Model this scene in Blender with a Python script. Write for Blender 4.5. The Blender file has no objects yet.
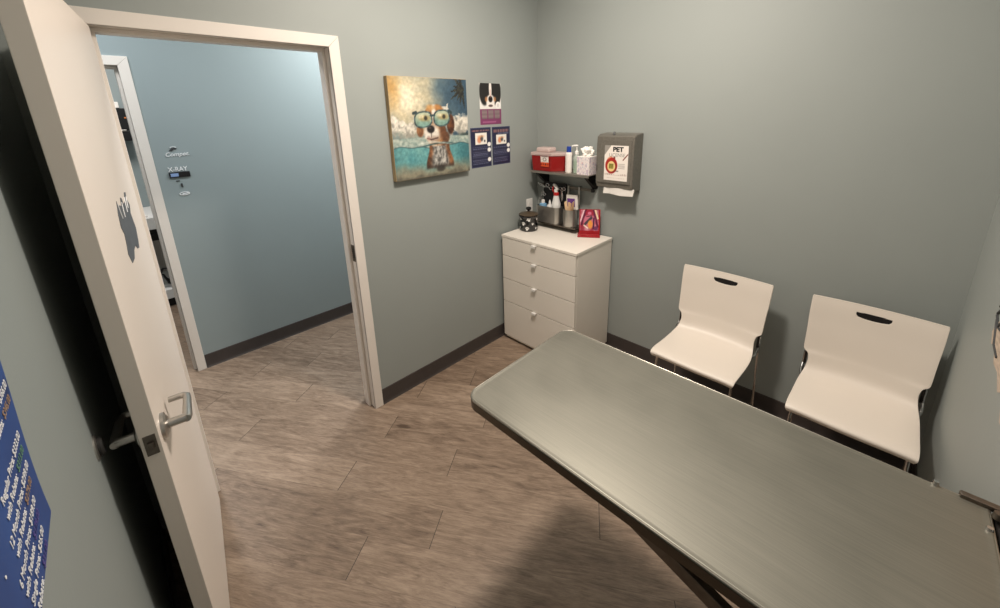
import bpy, bmesh, math, random
from mathutils import Vector, Matrix, noise
random.seed(7)
SC = bpy.context.scene
COL = SC.collection
PI = math.pi

# ------------------------------------------------------------------ materials
def lin(c):
    return tuple(((x/255)/12.92 if x/255 <= .04045 else ((x/255+.055)/1.055)**2.4) for x in c[:3])

def mat(name, rgb, rough=.5, metal=0., vary=0., vscale=8., bump=0., bscale=60., alpha=1., trans=0., ior=1.45, stretch=None, coat=0.):
    m = bpy.data.materials.new(name); m.use_nodes = True
    nt = m.node_tree; N = nt.nodes; L = nt.links
    b = N['Principled BSDF']
    c = lin(rgb) + (1,)
    b.inputs['Base Color'].default_value = c
    b.inputs['Roughness'].default_value = rough
    b.inputs['Metallic'].default_value = metal
    b.inputs['Alpha'].default_value = alpha
    b.inputs['Transmission Weight'].default_value = trans
    b.inputs['IOR'].default_value = ior
    b.inputs['Coat Weight'].default_value = coat
    if vary or bump:
        tc = N.new('ShaderNodeTexCoord'); src = tc.outputs['Object']
        if stretch:
            mp = N.new('ShaderNodeMapping'); mp.inputs['Scale'].default_value = stretch
            L.new(src, mp.inputs['Vector']); src = mp.outputs['Vector']
    if vary:
        n = N.new('ShaderNodeTexNoise'); n.inputs['Scale'].default_value = vscale; n.inputs['Detail'].default_value = 5
        L.new(src, n.inputs['Vector'])
        r = N.new('ShaderNodeValToRGB')
        r.color_ramp.elements[0].position = .3; r.color_ramp.elements[1].position = .7
        r.color_ramp.elements[0].color = tuple(x*(1-vary) for x in c[:3])+(1,)
        r.color_ramp.elements[1].color = tuple(min(1, x*(1+vary)) for x in c[:3])+(1,)
        L.new(n.outputs['Fac'], r.inputs['Fac']); L.new(r.outputs['Color'], b.inputs['Base Color'])
    if bump:
        n2 = N.new('ShaderNodeTexNoise'); n2.inputs['Scale'].default_value = bscale; n2.inputs['Detail'].default_value = 3
        L.new(src, n2.inputs['Vector'])
        bp = N.new('ShaderNodeBump'); bp.inputs['Strength'].default_value = bump; bp.inputs['Distance'].default_value = .002
        L.new(n2.outputs['Fac'], bp.inputs['Height']); L.new(bp.outputs['Normal'], b.inputs['Normal'])
    return m

def print_mat(name, rough=.45, coat=0.):
    m = bpy.data.materials.new(name); m.use_nodes = True
    nt = m.node_tree; b = nt.nodes['Principled BSDF']
    a = nt.nodes.new('ShaderNodeAttribute'); a.attribute_name = 'ink'
    nt.links.new(a.outputs['Color'], b.inputs['Base Color'])
    b.inputs['Roughness'].default_value = rough; b.inputs['Coat Weight'].default_value = coat
    return m

M = {}
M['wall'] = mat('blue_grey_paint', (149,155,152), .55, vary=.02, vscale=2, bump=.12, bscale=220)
M['wall_near'] = mat('blue_grey_paint_dimmed', (138,146,145), .55, vary=.02, vscale=2, bump=.12, bscale=220)  # same wall paint, darker: the dimmer light there is put into the colour
M['wall_hall'] = mat('hall_blue_grey_paint', (143,155,157), .5, vary=.02, vscale=2, bump=.1, bscale=220)
M['ceiling'] = mat('ceiling_white', (225,224,218), .8, vary=.02)
M['base'] = mat('dark_vinyl_base', (66,60,58), .5, vary=.06, vscale=20)
M['trim'] = mat('white_trim_paint', (226,219,211), .38, vary=.015, vscale=4, bump=.05, bscale=150)
M['door'] = mat('white_door_paint', (228,218,208), .4, vary=.015, vscale=3, bump=.05, bscale=120)
M['steel'] = mat('satin_steel', (188,184,178), .3, .9, vary=.05, vscale=30)
M['steel_dark'] = mat('worn_steel', (120,112,104), .38, 1., vary=.15, vscale=60)
M['shelf'] = mat('satin_shelf_steel', (150,144,136), .4, .7, vary=.05)
M['bead'] = mat('rim_highlight_steel', (168,164,154), .28, 1., vary=.02)  # for the added bead that draws the table's rim highlight
M['rim'] = mat('steel_edge_shaded', (96,88,78), .3, .9, vary=.06)  # table steel darkened to stand for the rim's dark reflections
M['chrome'] = mat('chrome', (200,200,200), .12, 1., vary=.02)
M['dark_metal'] = mat('dark_steel', (52,49,47), .4, .8, vary=.08, vscale=30)
M['black'] = mat('black_plastic', (22,22,24), .4, vary=.1, vscale=20)
M['rubber'] = mat('black_rubber', (30,29,28), .7, vary=.1, vscale=20)
M['white'] = mat('white_plastic', (232,230,226), .4, vary=.01)
M['chair'] = mat('warm_white_plastic', (223,214,203), .42, vary=.012, vscale=5, bump=.06, bscale=300)
M['chest'] = mat('white_laminate', (228,222,212), .4, vary=.012, vscale=4, bump=.03, bscale=150)
M['chest_edge'] = mat('white_laminate_seam', (150,142,132), .6, vary=.03)
M['red'] = mat('red_plastic', (138,22,22), .35, vary=.06, vscale=10)
M['clear_pink'] = mat('translucent_lid', (222,200,194), .3, alpha=.62, vary=.03)
M['blue_cap'] = mat('blue_plastic', (30,62,150), .35, vary=.04)
M['lotion'] = mat('lotion_white', (236,230,224), .4, vary=.02)
M['green'] = mat('green_soap', (84,152,96), .25, vary=.06)
M['clear'] = mat('clear_plastic', (214,222,214), .2, alpha=.45, vary=.02)
M['tissue'] = mat('tissue_paper', (240,236,230), .85, vary=.03, vscale=30, bump=.4, bscale=40)
M['hammer'] = mat('hammertone_grey', (118,114,106), .35, .35, vary=.14, vscale=90, bump=.35, bscale=160)
M['hammer_dark'] = mat('hammertone_shadow', (84,80,76), .4, .35, vary=.1, vscale=90)
M['towel'] = mat('paper_towel', (214,210,204), .85, vary=.03, vscale=30, bump=.2)
M['wood_stick'] = mat('pale_birch', (222,190,150), .6, vary=.07, vscale=40)
M['spray'] = mat('milky_plastic', (226,226,224), .3, vary=.02, alpha=.93)
M['spray_red'] = mat('spray_red', (176,34,34), .35, vary=.04)
M['lightblue'] = mat('pale_blue_plastic', (120,164,196), .35, vary=.05)
M['purple'] = mat('purple_print', (110,66,140), .5, vary=.08, vscale=60)
M['ceramic'] = mat('black_ceramic', (18,18,20), .16, vary=.1, vscale=15, coat=.5)
M['lid_brown'] = mat('dark_bronze_lid', (92,80,66), .25, .3, vary=.08)
M['acrylic_red'] = mat('red_acrylic', (158,28,36), .2, vary=.05, coat=.4)
M['canvas_edge'] = mat('canvas_edge_print', (168,146,112), .8, vary=.25, vscale=6, bump=.3, bscale=400)
M['print'] = print_mat('matt_print', .6)
M['gloss_print'] = print_mat('gloss_print', .3, .2)
M['paper_white'] = mat('white_paper', (238,234,228), .6, vary=.015)
M['ink_black'] = mat('black_ink', (28,28,30), .6, vary=.05)
M['ink_grey'] = mat('grey_ink', (150,146,140), .6, vary=.05)
M['ink_white'] = mat('white_lettering', (236,238,240), .5, vary=.02)
M['ink_green'] = mat('green_lettering', (96,140,118), .5, vary=.02)
M['ink_tan'] = mat('tan_lettering', (158,132,112), .5, vary=.02)
M['ink_violet'] = mat('violet_lettering', (84,76,146), .5, vary=.02)
M['sticker'] = mat('grey_vinyl', (88,92,98), .5, vary=.12, vscale=25)
M['decal'] = mat('beige_fur_print', (196,178,160), .7, vary=.22, vscale=26, stretch=(1,1,4))
M['slate'] = mat('slate_ink', (58,60,62), .6, vary=.1)
M['xcab'] = mat('hall_cabinet_white', (226,226,224), .45, vary=.01)
M['xback'] = mat('cabinet_back_grey', (196,186,176), .6, vary=.04)
M['yellow'] = mat('yellow_emblem', (196,186,60), .5, vary=.05)
M['orange'] = mat('orange_plastic', (206,120,60), .5, vary=.05)
M['slide_blue'] = mat('pale_blue_slider', (132,158,200), .4, vary=.05)

# brushed table steel with fine scratches
def steel_top():
    m = bpy.data.materials.new('brushed_table_steel'); m.use_nodes = True
    nt = m.node_tree; N = nt.nodes; L = nt.links; b = N['Principled BSDF']
    b.inputs['Metallic'].default_value = .72
    tc = N.new('ShaderNodeTexCoord')
    mp = N.new('ShaderNodeMapping'); mp.inputs['Scale'].default_value = (2, 160, 1)
    L.new(tc.outputs['Object'], mp.inputs['Vector'])
    n = N.new('ShaderNodeTexNoise'); n.inputs['Scale'].default_value = 4; n.inputs['Detail'].default_value = 6
    L.new(mp.outputs['Vector'], n.inputs['Vector'])
    n3 = N.new('ShaderNodeTexNoise'); n3.inputs['Scale'].default_value = 5; n3.inputs['Detail'].default_value = 4
    L.new(tc.outputs['Object'], n3.inputs['Vector'])
    r = N.new('ShaderNodeMapRange'); r.inputs['From Min'].default_value=.3; r.inputs['From Max'].default_value=.7
    r.inputs['To Min'].default_value=.40; r.inputs['To Max'].default_value=.5
    L.new(n3.outputs['Fac'], r.inputs['Value']); L.new(r.outputs['Result'], b.inputs['Roughness'])
    cr = N.new('ShaderNodeValToRGB'); cr.color_ramp.elements[0].position=.3; cr.color_ramp.elements[1].position=.75
    cr.color_ramp.elements[0].color = lin((123,122,113))+(1,); cr.color_ramp.elements[1].color = lin((136,134,124))+(1,)
    L.new(n.outputs['Fac'], cr.inputs['Fac']); L.new(cr.outputs['Color'], b.inputs['Base Color'])
    bp = N.new('ShaderNodeBump'); bp.inputs['Strength'].default_value=.025; bp.inputs['Distance'].default_value=.001
    L.new(n.outputs['Fac'], bp.inputs['Height']); L.new(bp.outputs['Normal'], b.inputs['Normal'])
    return m
M['table'] = steel_top()

# vinyl planks: UV = metres along / across each plank, 'tone' = per-plank tone
def floor_mat():
    m = bpy.data.materials.new('vinyl_plank'); m.use_nodes = True
    nt = m.node_tree; N = nt.nodes; L = nt.links; b = N['Principled BSDF']
    uv = N.new('ShaderNodeUVMap'); uv.uv_map = 'plank'
    at = N.new('ShaderNodeAttribute'); at.attribute_name = 'tone'
    def mapped(sc):
        mp = N.new('ShaderNodeMapping'); mp.inputs['Scale'].default_value = sc
        L.new(uv.outputs['UV'], mp.inputs['Vector']); return mp.outputs['Vector']
    def nz(sc, scale, detail, dist=0., rough=.55):
        n = N.new('ShaderNodeTexNoise'); n.inputs['Scale'].default_value = scale; n.inputs['Detail'].default_value = detail
        n.inputs['Distortion'].default_value = dist; n.inputs['Roughness'].default_value = rough
        L.new(mapped(sc), n.inputs['Vector']); return n.outputs['Fac']
    broad = nz((2.0, 12, 1), 1.7, 6, 2.2, .62)
    fine = nz((7, 90, 1), 2.4, 8, .6, .75)
    blot = nz((2.2, 5, 1), 1.4, 3, 2.5)
    def math_(op, a, bb):
        n = N.new('ShaderNodeMath'); n.operation = op
        for i, x in enumerate((a, bb)):
            if isinstance(x, (int, float)): n.inputs[i].default_value = x
            else: L.new(x, n.inputs[i])
        return n.outputs[0]
    s = math_('ADD', math_('MULTIPLY', broad, .46), math_('MULTIPLY', fine, .46))
    s = math_('ADD', s, math_('MULTIPLY', blot, .16))
    s = math_('ADD', s, math_('MULTIPLY', math_('SUBTRACT', at.outputs['Fac'], .5), .10))
    cr = N.new('ShaderNodeValToRGB'); e = cr.color_ramp.elements
    e[0].position=.36; e[0].color = lin((82,66,54))+(1,)
    e[1].position=.70; e[1].color = lin((166,146,127))+(1,)
    k = e.new(.53); k.color = lin((133,114,97))+(1,)
    vo = N.new('ShaderNodeTexVoronoi'); vo.inputs['Scale'].default_value = 1.
    L.new(mapped((1.5, 4.5, 1)), vo.inputs['Vector'])
    kn = N.new('ShaderNodeMapRange'); kn.inputs['From Min'].default_value = .03; kn.inputs['From Max'].default_value = .08
    kn.inputs['To Min'].default_value = .16; kn.inputs['To Max'].default_value = 0.
    L.new(vo.outputs['Distance'], kn.inputs['Value'])
    s = math_('SUBTRACT', s, kn.outputs['Result'])
    L.new(s, cr.inputs['Fac'])
    # dark seams from plank edge distance stored in second uv map (0 at the seam)
    ed = N.new('ShaderNodeAttribute'); ed.attribute_name = 'seam'
    mx = N.new('ShaderNodeMix'); mx.data_type = 'RGBA'
    L.new(ed.outputs['Fac'], mx.inputs['Factor'])
    L.new(cr.outputs['Color'], mx.inputs[6]); mx.inputs[7].default_value = lin((62,52,46))+(1,)
    L.new(mx.outputs[2], b.inputs['Base Color'])
    b.inputs['Roughness'].default_value = .42
    bp = N.new('ShaderNodeBump'); bp.inputs['Strength'].default_value=.12; bp.inputs['Distance'].default_value=.001
    L.new(fine, bp.inputs['Height']); L.new(bp.outputs['Normal'], b.inputs['Normal'])
    return m
M['floor'] = floor_mat()

# ------------------------------------------------------------------ mesh helpers
class MB:
    def __init__(s): s.bm = bmesh.new()
    def merge(s, b):
        me = bpy.data.meshes.new('t'); b.to_mesh(me); b.free(); s.bm.from_mesh(me); bpy.data.meshes.remove(me); return s
    def box(s, a, c, bev=0., seg=2, mx=None):
        b = bmesh.new(); bmesh.ops.create_cube(b, size=1)
        ce = [(a[i]+c[i])/2 for i in range(3)]; d = [abs(c[i]-a[i]) for i in range(3)]
        for v in b.verts: v.co = Vector((ce[0]+v.co.x*d[0], ce[1]+v.co.y*d[1], ce[2]+v.co.z*d[2]))
        if bev: bmesh.ops.bevel(b, geom=list(b.edges), offset=min(bev, min(d)*.45), segments=seg, affect='EDGES', profile=.5)
        if mx:
            b.transform(mx)
            if mx.determinant() < 0: bmesh.ops.reverse_faces(b, faces=b.faces)
        return s.merge(b)
    def prism(s, pts, z0, z1, bev=0., seg=2, mx=None, bev_top_only=False):
        """polygon pts (x,y) extruded z0..z1"""
        b = bmesh.new()
        vs = [b.verts.new((p[0], p[1], z0)) for p in pts]
        f = b.faces.new(vs)
        if f.normal.z == 0: f.normal_update()
        r = bmesh.ops.extrude_face_region(b, geom=[f])
        for v in [g for g in r['geom'] if isinstance(g, bmesh.types.BMVert)]: v.co.z = z1
        bmesh.ops.recalc_face_normals(b, faces=b.faces)
        if bev:
            zt = max(z0, z1)
            ed = [e for e in b.edges if (abs(e.verts[0].co.z-e.verts[1].co.z) < 1e-7) and (not bev_top_only or abs(e.verts[0].co.z-zt) < 1e-7)]
            bmesh.ops.bevel(b, geom=ed, offset=bev, segments=seg, affect='EDGES', profile=.5)
        if mx:
            b.transform(mx)
            if mx.determinant() < 0: bmesh.ops.reverse_faces(b, faces=b.faces)
        return s.merge(b)
    def rod(s, p0, p1, r0, r1=None, seg=14):
        p0, p1 = Vector(p0), Vector(p1); r1 = r0 if r1 is None else r1
        b = bmesh.new(); d = p1-p0
        bmesh.ops.create_cone(b, cap_ends=True, segments=seg, radius1=r0, radius2=r1, depth=d.length)
        b.transform(Matrix.Translation((p0+p1)/2) @ d.to_track_quat('Z', 'Y').to_matrix().to_4x4())
        return s.merge(b)
    def tube(s, path, r, seg=10, closed=False):
        b = bmesh.new(); P = [Vector(p) for p in path]; n = len(P); rings = []
        up = None
        for i, p in enumerate(P):
            if closed: t = (P[(i+1) % n]-P[i-1]).normalized()
            else: t = (P[min(i+1, n-1)]-P[max(i-1, 0)]).normalized()
            if up is None:
                up = Vector((0,0,1)) if abs(t.z) < .9 else Vector((1,0,0))
            x = (up - t*up.dot(t)).normalized(); y = t.cross(x); up = x
            rr = r[i] if isinstance(r, (list, tuple)) else r
            rings.append([b.verts.new(p+(x*math.cos(2*PI*k/seg)+y*math.sin(2*PI*k/seg))*rr) for k in range(seg)])
        for i in range(n if closed else n-1):
            A, B_ = rings[i], rings[(i+1) % n]
            for k in range(seg): b.faces.new((A[k], A[(k+1) % seg], B_[(k+1) % seg], B_[k]))
        if not closed:
            b.faces.new(rings[0][::-1]); b.faces.new(rings[-1])
        bmesh.ops.recalc_face_normals(b, faces=b.faces)
        return s.merge(b)
    def lathe(s, prof, c=(0,0,0), seg=32, mx=None):
        b = bmesh.new(); rings = []
        for r, z in prof:
            if r < 1e-6: rings.append([b.verts.new((0,0,z))])
            else: rings.append([b.verts.new((r*math.cos(2*PI*k/seg), r*math.sin(2*PI*k/seg), z)) for k in range(seg)])
        for A, B_ in zip(rings, rings[1:]):
            if len(A) == 1 and len(B_) == 1: continue
            for k in range(seg):
                k2 = (k+1) % seg
                if len(A) == 1: b.faces.new((A[0], B_[k2], B_[k]))
                elif len(B_) == 1: b.faces.new((A[k], A[k2], B_[0]))
                else: b.faces.new((A[k], A[k2], B_[k2], B_[k]))
        bmesh.ops.recalc_face_normals(b, faces=b.faces)
        if mx: b.transform(mx)
        b.transform(Matrix.Translation(c))
        return s.merge(b)
    def poly(s, pts):
        s.bm.faces.new([s.bm.verts.new(p) for p in pts]); return s
    def blob(s, c, r, sub=2):
        b = bmesh.new(); bmesh.ops.create_icosphere(b, subdivisions=sub, radius=1)
        for v in b.verts: v.co = Vector((c[0]+v.co.x*r[0], c[1]+v.co.y*r[1], c[2]+v.co.z*r[2]))
        return s.merge(b)

WM = {}
def obj(name, mb, m, parent=None, origin=None, smooth=True, mods=None):
    """one mesh object; geometry is given in world coordinates"""
    me = bpy.data.meshes.new(name)
    if isinstance(mb, MB): mb = mb.bm
    mb.to_mesh(me); mb.free()
    return objm(name, me, m, parent, origin, smooth)
def objm(name, me, m, parent=None, origin=None, smooth=True):
    o = bpy.data.objects.new(name, me); COL.objects.link(o)
    for x in (m if isinstance(m, list) else [m]): me.materials.append(x)
    W = Matrix()
    if parent is not None:
        W = WM[parent]; me.transform(W.inverted()); o.parent = parent
    elif origin is not None:
        W = Matrix.Translation(origin); me.transform(W.inverted()); o.location = origin
    WM[o] = W
    if smooth:
        me.polygons.foreach_set('use_smooth', [True]*len(me.polygons))
        if hasattr(me, 'set_sharp_from_angle'): me.set_sharp_from_angle(angle=math.radians(35))
        wn = o.modifiers.new('weighted_normal', 'WEIGHTED_NORMAL'); wn.keep_sharp = True; wn.weight = 80
    return o
def tag(o, label, cat, group=None, kind=None):
    o['label'] = label
    if cat: o['category'] = cat
    if group: o['group'] = group
    if kind: o['kind'] = kind
    return o
def thing(name, label, cat, loc=(0,0,0), rz=0., group=None):
    o = bpy.data.objects.new(name, None); COL.objects.link(o)
    o.empty_display_size = .05
    o.location = loc; o.rotation_euler = (0,0,rz)
    WM[o] = Matrix.Translation(loc) @ Matrix.Rotation(rz, 4, 'Z')
    return tag(o, label, cat, group)
def struct(name, mb, m, label=None, smooth=False):
    o = obj(name, mb, m, None, None, smooth); o['kind'] = 'structure'
    if label: o['label'] = label
    return o
def copy_tree(o, parent=None):
    c = o.copy(); COL.objects.link(c); c.parent = parent
    for ch in list(o.children): copy_tree(ch, c)
    return c
def frame(origin, right, up=(0,0,1)):
    r = Vector(right).normalized(); u = Vector(up).normalized(); n = r.cross(u)
    mx = Matrix.Identity(4)
    for i in range(3): mx[i][0] = r[i]; mx[i][1] = u[i]; mx[i][2] = n[i]; mx[i][3] = origin[i]
    return mx
def picture(name, w, h, nx, ny, fn, m, mx, parent=None, bend=None, thick=0., origin=None):
    """printed sheet: a fine grid whose ink colour is computed point by point"""
    b = bmesh.new(); g = []
    for j in range(ny+1):
        g.append([b.verts.new((w*i/nx, h*j/ny, bend(i/nx, j/ny) if bend else 0)) for i in range(nx+1)])
    for j in range(ny):
        for i in range(nx): b.faces.new((g[j][i], g[j][i+1], g[j+1][i+1], g[j+1][i]))
    if thick:                                                  # paper or board thickness behind the print
        ring = g[0][:]+[r_[-1] for r_ in g[1:]]+g[-1][-2::-1]+[r_[0] for r_ in g[-2:0:-1]]
        bk = [b.verts.new((v.co.x, v.co.y, v.co.z-thick)) for v in ring]; n_ = len(ring)
        for i in range(n_): b.faces.new((ring[(i+1) % n_], ring[i], bk[i], bk[(i+1) % n_]))
    b.transform(mx)
    me = bpy.data.meshes.new(name); b.to_mesh(me); b.free()
    at = me.color_attributes.new('ink', 'FLOAT_COLOR', 'POINT')
    k = 0
    for j in range(ny+1):
        for i in range(nx+1):
            c = fn(i/nx, j/ny); at.data[k].color = lin([max(0, min(255, x)) for x in c])+(1,); k += 1
    for k in range(k, len(at.data)): at.data[k].color = (.6,.6,.58,1)
    return objm(name, me, m, parent, origin, False)
def text(name, body, size, mx, m, parent=None, ext=.0004, align='LEFT', sx=1., bold=0., shear=0.):
    cu = bpy.data.curves.new('t', 'FONT'); cu.body = body; cu.size = size; cu.extrude = ext; cu.align_x = align; cu.offset = bold; cu.shear = shear
    cu.resolution_u = 3
    t = bpy.data.objects.new('t', cu); COL.objects.link(t)
    bpy.context.view_layer.update()
    me = bpy.data.meshes.new_from_object(t.evaluated_get(bpy.context.evaluated_depsgraph_get()))
    bpy.data.objects.remove(t); bpy.data.curves.remove(cu)
    me.transform(mx @ Matrix.Diagonal((sx,1,1,1)))
    me.name = name; me.materials.clear()
    return objm(name, me, m, parent, None, False)

def mixc(a, b, t):
    t = max(0., min(1., t)); return [a[i]+(b[i]-a[i])*t for i in range(3)]
def sst(a, b, x):
    t = max(0., min(1., (x-a)/(b-a))); return t*t*(3-2*t)
def ell(u, v, cu, cv, ru, rv, soft=.12):
    d = math.sqrt(((u-cu)/ru)**2+((v-cv)/rv)**2); return 1-sst(1-soft, 1+soft, d)
def seg_d(u, v, a, b):
    ax, ay = a; bx, by = b; dx, dy = bx-ax, by-ay
    t = max(0, min(1, ((u-ax)*dx+(v-ay)*dy)/(dx*dx+dy*dy))); return math.hypot(u-ax-dx*t, v-ay-dy*t)
def nz(u, v, s, o=0): return noise.fractal(Vector((u*s, v*s, o)), 1., 2., 4)

# ------------------------------------------------------------------ room shell
W, YD, CEIL = 2.315, -2.58, 2.75          # right wall x, near wall y, ceiling
HX = -1.285                                # hallway far wall
OY0, OY1, OZ = -2.370, -1.561, 2.045       # exam-room door opening
XY1 = -2.248                               # x-ray doorway right jamb
XY0 = XY1-.92

# floor of planks
def build_floor():
    b = bmesh.new(); uvl = b.loops.layers.uv.new('plank')
    tone = b.loops.layers.float_color.new('tone'); seam = b.loops.layers.float_color.new('seam')
    d = Vector((.84, .5426, 0)).normalized(); n = Vector((d.y, -d.x, 0))
    wd, ln = .168, 1.22
    known = {-1:-.679, 0:-.258, 1:-.75, 2:-.218, 3:-.494, 4:-.05}
    g = .0015
    rnd = random.Random(3)
    for r in range(-26, 36):
        n0 = 1.513+wd*r; n1 = n0+wd
        t0 = known.get(r, rnd.uniform(0, ln))
        for k in range(-6, 6):
            a0 = t0+k*ln; a1 = a0+ln
            ce = d*((a0+a1)/2)+n*((n0+n1)/2)
            if not (-5.2 < ce.x < 4.2 and -5.6 < ce.y < 2.8): continue
            tn = rnd.random(); ou, ov = rnd.uniform(0, 50), rnd.uniform(0, 50)
            def face(s0, s1, m0, m1, sm):
                vs = [b.verts.new(d*a+n*c) for a, c in ((s0,m0),(s0,m1),(s1,m1),(s1,m0))]
                f = b.faces.new(vs)
                for lp in f.loops:
                    p = lp.vert.co; lp[uvl].uv = (p.dot(d)-a0+ou, p.dot(n)-n0+ov)
                    lp[tone] = (tn,)*3+(1,); lp[seam] = (sm,)*3+(1,)
            face(a0+g, a1-g, n0+g*.6, n1-g*.6, 0)
            face(a0, a0+g, n0, n1, 1.); face(a1-g, a1, n0, n1, 1.)
            face(a0+g, a1-g, n0, n0+g*.6, .28); face(a0+g, a1-g, n1-g*.6, n1, .28)
    for co, no in (((-4.0,0,0),(-1,0,0)), ((W+.1,0,0),(1,0,0)), ((0,-4.2,0),(0,-1,0)), ((0,1.6,0),(0,1,0))):
        bmesh.ops.bisect_plane(b, geom=list(b.verts)+list(b.edges)+list(b.faces), plane_co=co, plane_no=no, clear_outer=True)
    for f in b.faces:
        f.normal_update()
        if f.normal.z < 0: f.normal_flip()
    return b
fo = struct('floor', build_floor(), M['floor'], 'grey-brown wood-look vinyl plank floor')

m = MB()
m.box((-.12, OY1+.03, 0), (0, .12, CEIL)); m.box((-.12, YD-.12, 0), (0, OY0-.03, CEIL)); m.box((-.12, OY0-.03, OZ+.03), (0, OY1+.03, CEIL))
struct('wall_left', m, M['wall'], 'blue-grey painted wall with the doorway and pictures')
struct('wall_back', MB().box((-.0, 0, 0), (W+.12, .12, CEIL)), M['wall'], 'blue-grey painted wall behind the chairs')
struct('wall_right', MB().box((W, YD-.12, 0), (W+.12, 0, CEIL)), M['wall'], 'blue-grey painted wall at the end of the table')
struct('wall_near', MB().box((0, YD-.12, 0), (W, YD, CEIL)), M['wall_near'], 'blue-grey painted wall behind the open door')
struct('ceiling', MB().box((-4.0, -4.2, CEIL), (W+.12, 1.6, CEIL+.1)), M['ceiling'], 'white ceiling')
m = MB()
m.box((HX-.12, XY1+.03, 0), (HX, 1.6, CEIL)); m.box((HX-.12, -4.2, 0), (HX, XY0-.03, CEIL)); m.box((HX-.12, XY0-.03, OZ+.03), (HX, XY1+.03, CEIL))
struct('wall_hallway', m, M['wall_hall'], 'blue-grey hallway wall with the x-ray room doorway')
struct('wall_hallway_end', MB().box((-4.0, 1.5, 0), (-.0, 1.6, CEIL)).box((-4.0, -4.2, 0), (0, -4.1, CEIL)).box((-.12, .12, 0), (0, 1.5, CEIL)).box((-.12, -4.1, 0), (0, YD-.12, CEIL)), M['wall_hall'])
struct('wall_xray_room', MB().box((-4.0, -4.1, 0), (-3.4, 1.5, CEIL)), M['wall_hall'])

def baseboard(name, p0, p1, nrm):
    """cove base along p0->p1, nrm = into the room"""
    p0, p1, nrm = Vector(p0), Vector(p1), Vector(nrm)
    prof = [(0,0),(.012,0),(.0095,.004),(.006,.012),(.0045,.03),(.0042,.098),(.003,.101),(0,.102)]
    b = bmesh.new(); A = [b.verts.new(p0+nrm*a+Vector((0,0,c))) for a, c in prof]; B_ = [b.verts.new(p1+nrm*a+Vector((0,0,c))) for a, c in prof]
    k = len(prof)
    for i in range(k): b.faces.new((A[i], A[(i+1) % k], B_[(i+1) % k], B_[i]))
    b.faces.new(A); b.faces.new(B_); bmesh.ops.recalc_face_normals(b, faces=b.faces)
    return struct(name, b, M['base'])
baseboard('baseboard_left', (0,-1.511,0), (0,0,0), (1,0,0))
baseboard('baseboard_back', (0,0,0), (W,0,0), (0,-1,0))
baseboard('baseboard_right', (W,0,0), (W,YD,0), (-1,0,0))
baseboard('baseboard_near', (W,YD,0), (0,YD,0), (0,1,0))
baseboard('baseboard_hallway', (HX,XY1+.054,0), (HX,1.5,0), (1,0,0))

def door_frame(name, x_in, x_out, y0, y1, label, stop):
    """hollow-metal frame: x_in room face, x_out other face; opening y0..y1"""
    m = MB(); f = .051; pr = .012; bv = .0025
    lo, hi = min(x_in, x_out)-pr, max(x_in, x_out)+pr
    t = .0245
    for ys, sgn in ((y1, 1), (y0, -1)):
        m.box((lo+.004, ys, 0), (hi-.004, ys+sgn*.03, OZ+.0), bv)            # jamb body
        for xa, xb in ((hi-.014, hi), (lo, lo+.014)):                         # faces, mitred at the head
            mxx = Matrix(((0,0,1,0),(1,0,0,0),(0,1,0,0),(0,0,0,1)))
            m.prism([(ys,0),(ys+sgn*f,0),(ys+sgn*f,OZ+f),(ys,OZ)], xa, xb, .0015, 1, mx=mxx)
        a, c = sorted((ys, ys-sgn*.016)); m.box((stop[0], a, 0), (stop[1], c, OZ-.014), .003)
    m.box((lo+.004, y0, OZ), (hi-.004, y1, OZ+.03), bv)
    for xa, xb in ((hi-.014, hi), (lo, lo+.014)): m.prism([(y0,OZ),(y1,OZ),(y1+f,OZ+f),(y0-f,OZ+f)], xa, xb, .0015, 1, mx=Matrix(((0,0,1,0),(1,0,0,0),(0,1,0,0),(0,0,0,1))))
    m.box((stop[0], y0, OZ-.016), (stop[1], y1, OZ), .003)
    return struct(name, m, M['trim'], label, True)
tr = door_frame('trim_1', 0, -.12, OY0, OY1, 'white metal door frame of the exam room', (-.095, -.04))
# strike plate in the right jamb
o = obj('strike_plate', MB().box((-.034, OY1-.0012, .955), (-.002, OY1+.001, 1.05), .0004), M['steel_dark'], tr)
obj('strike_hole', MB().box((-.026, OY1-.0018, .975), (-.008, OY1-.0002, 1.03), .0003), M['black'], o)
door_frame('trim_2', HX, HX-.12, XY0, XY1, 'white metal door frame of the x-ray room', (HX-.075, HX-.03))

# ------------------------------------------------------------------ exam room door
TH = math.radians(-7.55)
DW = .803
DH = Vector((.020, OY0+.003, 0)); DX = Vector((math.cos(TH), math.sin(TH), 0)); DN = Vector((-math.sin(TH), math.cos(TH), 0))
DM = Matrix.Identity(4)
for i in range(3): DM[i][0] = DX[i]; DM[i][1] = DN[i]; DM[i][3] = DH[i]
def dpt(s_, o_, z): return DM @ Vector((s_, o_, z))
door = bpy.data.objects.new('door_1', None); COL.objects.link(door); door.matrix_world = DM; WM[door] = DM.copy()
door['kind'] = 'structure'; door['label'] = 'open white slab door with steel levers'
obj('door_panel', MB().box((0, -.038, .01), (DW, 0, 2.038), .0022, 2, DM), M['door'], door)
obj('latch_plate', MB().box((DW-.0005, -.031, .925), (DW+.0012, -.007, .982), .0004, 1, DM).box((DW, -.025, .943), (DW+.009, -.013, .963), .002, 2, DM), M['steel_dark'], door)
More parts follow.
